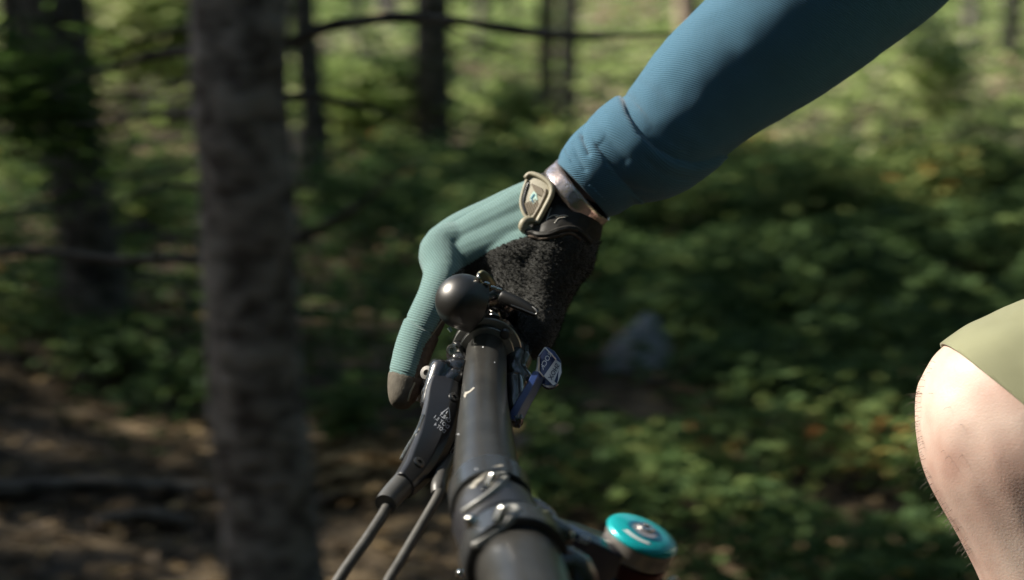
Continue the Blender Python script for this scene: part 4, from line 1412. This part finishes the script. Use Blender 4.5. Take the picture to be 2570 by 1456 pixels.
tab = plate('pull_tab', [tabp(a, b_) for a, b_ in tabpx], FW * .006, M['khaki'], glove, bevel=.0012, segs=3)
bvt = bvh_of(tab)
def tab_tube(name, pxs, r, m, lift=.0006, n=10):
    pts = [tabp(a, b_, lift) for a, b_ in pxs]
    q, rr = capsule_pts(pts, [r] * len(pts))
    return tube(name, q, rr, m, tab, n=n, res=4)


tab_tube('tab_rim', [(1322, 444), (1332, 437), (1352, 442), (1374, 456), (1385, 472), (1383, 492), (1366, 526), (1350, 556)], .0016, M['khaki'], .0002)
tab_tube('tab_rim', [(1370, 478), (1368, 490), (1352, 524), (1334, 553)], .0010, M['khakidark'], .0001)
tab_tube('tab_rim', [(1322, 455), (1312, 485), (1308, 512), (1317, 540), (1332, 554)], .0011, M['khaki'], .0002)
tab_tube('tab_groove', [(1325, 462), (1317, 488), (1313, 512), (1320, 534)], .0006, M['gloss'], .0004)
for i in range(6):        # moulded ribs, lower left half
    x0 = 1320 + i * 5.0; y0 = 512 - i * 2
    tab_tube('tab_rib', [(x0 - 1, y0), (x0 + 9, y0 + 26 - i * 1)], .00055, M['khakidark'], .0001, 6)
for i in range(6):        # upper right half
    x0 = 1336 + i * 4.6; y0 = 464 + i * 2.2
    tab_tube('tab_rib', [(x0, y0), (min(x0 + 12, 1368), y0 + 22)], .00055, M['khakidark'], .0001, 6)
M['mint'] = mat('mint print', (0.33, 0.50, 0.45), rough=.6)
decal_poly('tab_logo', bvt, [[(1340, 480), (1347, 487), (1349, 503), (1337, 515), (1331, 506), (1331, 493)]], M['mint'], tab, lift=.0003)
decal_poly('tab_logo', bvt, [thick_line((1342, 488), (1334, 499), 3.2), thick_line((1334, 498), (1339, 509), 2.6)], M['turqdark'], tab, lift=.0006)
tube('tab_loop', [P(1336, 553, .926), P(1319, 556, .924), P(1313, 570, .924), P(1324, 578, .925), P(1334, 572, .925)], [.0022, .0026, .0028, .0026, .0022], M['khaki'], tab, n=12, res=5)

# foil wristband between glove and sleeve
wb = [P(1424, 498, .955), P(1440, 488, .955), P(1456, 478, .955)]
bandax = (wb[2] - wb[0]).normalized()
v, f = [], []
nB, rows = 96, 5
ctr0 = P(1443, 493, .955)
av = (P(1368, 428, .94) - P(1504, 572, .94)); av = av / 2
bandc = (P(1386, 416, .951) + P(1512, 566, .951)) / 2
half = (P(1386, 416, .951) - P(1512, 566, .951)) / 2
bN = Vector(half).cross(-FW).normalized()
if bN.dot(RT) < 0:
    bN = -bN
bdir = -FW
for r_ in range(rows):
    t = r_ / (rows - 1)
    for i in range(nB):
        a = 2 * math.pi * i / nB
        wob = 1 + .02 * math.sin(5 * a + 1.0) * (t - .3) + .012 * noise.noise(Vector((math.cos(a) * 2, math.sin(a) * 2, t * 2)))
        bowl = -.0045 * math.sin(a) * 1.0          # the near side dips towards the hand
        v.append(bandc + half * math.cos(a) * wob + bdir * (.0235 * math.sin(a) * wob) + bN * ((t - .5) * .0105 + bowl))
for r_ in range(rows - 1):
    for i in range(nB):
        f.append((r_ * nB + i, r_ * nB + (i + 1) % nB, (r_ + 1) * nB + (i + 1) % nB, (r_ + 1) * nB + i))
wbo = mk('wristband', v, f, M['foil'], rider)
sm = wbo.modifiers.new('solid', 'SOLIDIFY'); sm.thickness = .0005; sm.offset = 1

# sleeve
stn = [((1410, 405), (1513, 545)), ((1424, 372), (1545, 535)), ((1448, 336), (1597, 502)), ((1476, 302), (1645, 487)), ((1515, 272), (1692, 474)), ((1556, 250), (1742, 452)), ((1582, 222), (1812, 396)),
       ((1640, 148), (1880, 336)), ((1700, 78), (1958, 284)), ((1788, -10), (2110, 182)), ((1880, -110), (2250, 72)), ((1990, -250), (2420, -70))]
sp, sr = [], []
for (u_, l_) in stn:
    c = ((u_[0] + l_[0]) / 2, (u_[1] + l_[1]) / 2)
    hw = math.hypot(u_[0] - l_[0], u_[1] - l_[1]) / 2
    sp.append(P(c[0], c[1], .945)); sr.append((hw / FD * .945, hw / FD * .945 * .98))
creases = [  # (px polyline, width px, depth m, step m): cut lines of folded cloth
    ([(1558, 250), (1574, 292), (1602, 338), (1640, 376), (1690, 404), (1740, 414), (1780, 408), (1812, 395)], 7, .0020, .0015),
    ([(1478, 330), (1500, 378), (1530, 420), (1562, 458), (1600, 494)], 7, .0014, .0008),
    ([(1462, 342), (1468, 362), (1480, 388)], 7, .0016, 0),
    ([(1476, 305), (1466, 330), (1462, 352)], 6, .0008, 0),
    ([(1436, 410), (1455, 440), (1478, 462)], 4, .0007, .0003),
    ([(1500, 300), (1530, 350), (1570, 400)], 14, .0009, 0),
    ([(1590, 250), (1640, 320), (1720, 372)], 20, .0008, 0),
    ([(1640, 190), (1690, 262), (1770, 330)], 26, .0007, 0),
    ([(1540, 440), (1590, 470), (1640, 480)], 9, .0007, 0),
    ([(1620, 400), (1670, 435), (1740, 448)], 10, .0007, 0),
    ([(1445, 365), (1452, 392), (1470, 425)], 8, .0009, 0),
    ([(1800, 60), (1850, 130), (1930, 200)], 34, .0008, 0),
]


def crease_fn(p):
    u_, v__, d_ = proj(p)
    out = 0.0
    for poly, wd, dep, step in creases:
        bd, side = 1e9, 0
        for a, b_ in zip(poly[:-1], poly[1:]):
            ax_, ay_ = b_[0] - a[0], b_[1] - a[1]
            L2 = ax_ * ax_ + ay_ * ay_
            t = max(0, min(1, ((u_ - a[0]) * ax_ + (v__ - a[1]) * ay_) / L2))
            dx, dy = u_ - a[0] - t * ax_, v__ - a[1] - t * ay_
            q = math.hypot(dx, dy)
            if q < bd:
                bd = q
                side = ax_ * dy - ay_ * dx
        if not step:
            out -= dep * math.exp(-(bd / wd) ** 2)
        if step:
            s = 1 if side > 0 else -1
            k = bd * s / 5.0
            prof_ = 1 / (1 + math.exp(-k * 2.2))
            if poly[0] == (1478, 330):
                e_ = max(0, min(1, (math.hypot(u_ - 1478, v__ - 330) - 6) / 40))
                bd = bd + (1 - e_) * 120
            out += step * prof_ * math.exp(-(bd / 90) ** 2) - (1 - prof_) * dep * .8 * math.exp(-(bd / 26) ** 2)
    return out


def sleeve_disp(p, d, u, t):
    facing = max(0.15, min(1, (-FW).dot(d) * 1.5 + .6))
    q = crease_fn(p) * facing if t < .72 else 0.0
    q += .0010 * noise.noise(p * 28) * (1.3 if t < .5 else .8) + .0004 * noise.noise(p * 80)
    return d * q


up_path = [P(2330, -330, .94), P(2640, -640, .92), P(3000, -880, .90), P(3280, -1060, .88)]
v, f, uv = sweep(sp + up_path, sr + [(.049, .049), (.052, .052), (.058, .058), (.066, .066)], n=220, res=26, caps=False, disp=sleeve_disp)
uv = [(a, b_) for a, b_ in uv]
sleeve = mk('sleeve', v, f, M['sleeve'], rider, uv=uv)
sm = sleeve.modifiers.new('solid', 'SOLIDIFY'); sm.thickness = .0012; sm.offset = -1
# rolled hem at the cuff
hem = []
for i in range(220):
    hem.append(v[i])
hv, hf, hu = sweep([Vector(q) for q in hem[::4]] + [Vector(hem[0])], [.0010] * 56, n=8, res=2, ref=wristax)
mk('cuff_hem', hv, hf, M['sleeve'], sleeve, uv=hu)

# leg and torso, one continuous body with hand and arm inside the clothes
K = (2578, 1062, .83)
KN = P(*K)


def seg(pts, rads, flat=1.0, n=20, res=4):
    p, r = capsule_pts(pts, [(a, a * flat) for a in rads])
    return sweep(p, r, n=n, res=res)[:2]


hip = P(4350, 330, .80)
shoulder = P(3280, -1060, .88)
body_parts = [(a, b_) for a, b_ in hand_parts(.80)]
body_parts.append(seg([P(1400, 520, .955), P(1455, 478, .952), P(1520, 425, .950), P(1700, 290, .947), P(1900, 120, .945), P(2200, -170, .945), P(2330, -330, .94)], [.0165, .0170, .0160, .021, .025, .032, .036], .92))
body_parts.append(seg([P(2330, -330, .94), P(2800, -740, .91), shoulder], [.042, .047, .058]))
body_parts.append(seg([shoulder, P(3500, -900, .78), P(3900, -350, .74), hip + Vector((0, -.04, .05))], [.07, .105, .12, .125], 1.0))
body_parts.append(seg([KN, P(2684, 1330, .83), P(2840, 1680, .835), P(3040, 2150, .84), P(3250, 2620, .845)], [.0575, .0520, .0530, .048, .033]))
body_parts.append(seg([KN, P(2900, 990, .825), P(3500, 780, .81), hip], [.0575, .066, .078, .09]))
body_parts.append(seg([P(3250, 2620, .845), P(3150, 2760, .84), P(2850, 2840, .83)], [.035, .033, .025]))
neck = P(3250, -1400, .78)
body_parts.append(seg([P(3420, -1050, .78), neck, P(3050, -1750, .77)], [.06, .055, .075]))
body_parts.append(seg([P(3080, -1950, .77), P(3000, -1650, .77)], [.078, .06]))
body_ = union_remesh('body', body_parts, .0032, 8, M['skin'], rider)
hc = P(3090, -2050, .77)
bm = bmesh.new()
bmesh.ops.create_uvsphere(bm, u_segments=32, v_segments=20, radius=.115)
bmesh.ops.delete(bm, geom=[q for q in bm.verts if q.co.z < -.02], context='VERTS')
for q in bm.verts:
    q.co = hc + Vector((q.co.x * 1.25, q.co.y * .95, q.co.z))
me_ = bpy.data.meshes.new('helmet'); bm.to_mesh(me_); bm.free(); me_.shade_smooth()
hl = link_mesh('helmet', me_, M['helmet'], rider)
sm = hl.modifiers.new('solid', 'SOLIDIFY'); sm.thickness = .02
tube('jersey', [shoulder + Vector((-.02, 0, .0)), P(3500, -900, .78), P(3900, -350, .74), hip + Vector((0, -.04, .05))], [.08, .112, .128, .135], M['sleeve'], rider, n=40, res=8)

# shorts leg: lies on the thigh, cut along the hem
bm = bmesh.new()
bm.from_mesh(body_.data)
bmw = rider.matrix_basis @ body_.matrix_basis
bmesh.ops.transform(bm, matrix=bmw, verts=bm.verts)


def thigh_far(p):
    ab = hip - KN
    t = max(0, min(1, (p - KN).dot(ab) / ab.length_squared))
    return (p - (KN + ab * t)).length > .125 or (hip - p).length < .09


h0, h1 = P(2383, 876, .83), P(2572, 1032, .80)
hd_ = (h1 - h0).normalized()
pn = hd_.cross(-FW * .95 - RT * .10).normalized()
if pn.dot(hip - h0) < 0:
    pn = -pn
bmesh.ops.delete(bm, geom=[q for q in bm.verts if thigh_far(q.co)], context='VERTS')
bmesh.ops.bisect_plane(bm, geom=bm.verts[:] + bm.edges[:] + bm.faces[:], plane_co=h0, plane_no=pn, clear_inner=True)
bm.normal_update()
for q in bm.verts:
    q.co += q.normal * (.0009 + .0007 * (1 + noise.noise(q.co * 26)) * min(1, max(0, pn.dot(q.co - h0)) / .02))
me_ = bpy.data.meshes.new('shorts'); bm.to_mesh(me_); bm.free(); me_.shade_smooth()
sh = link_mesh('shorts', me_, M['shorts'], rider)
sm = sh.modifiers.new('solid', 'SOLIDIFY'); sm.thickness = .0014; sm.offset = 1

# fine hairs along the shin and knee
bvk = bvh_of(body_)
hv, hf = [], []
for i in range(1100):
    y = random.uniform(900, 1440)
    x = random.uniform(2270, 2440)
    r = ray(x, y).normalized()
    loc, nor, ii, dist = bvk.ray_cast(CAM, r)
    if loc is None:
        continue
    if nor.dot(r) > 0:
        nor = -nor
    if abs(nor.dot(r)) > .33 and random.random() < .985:
        continue
    if pn.dot(loc - h0) > 0:
        continue
    dn = (UP * -.7 + RT * random.uniform(-.5, .4) + nor * .9 + FW * random.uniform(-.5, .5)).normalized()
    L = random.uniform(.002, .0055)
    p0 = loc - nor * .0004
    p1 = p0 + nor * L * .5 + dn * L * .3
    p2 = p1 + dn * L * .5 + Vector((random.uniform(-1, 1), random.uniform(-1, 1), random.uniform(-1, 1))) * L * .2
    vv, ff, _ = sweep([p0, p1, p2], [.00010, .00008, .00004], n=3, res=2, caps=False)
    o = len(hv); hv += vv; hf += [tuple(q + o for q in g) for g in ff]
tag(mk('leg_hair', hv, hf, M['hair'], body_), kind='stuff')
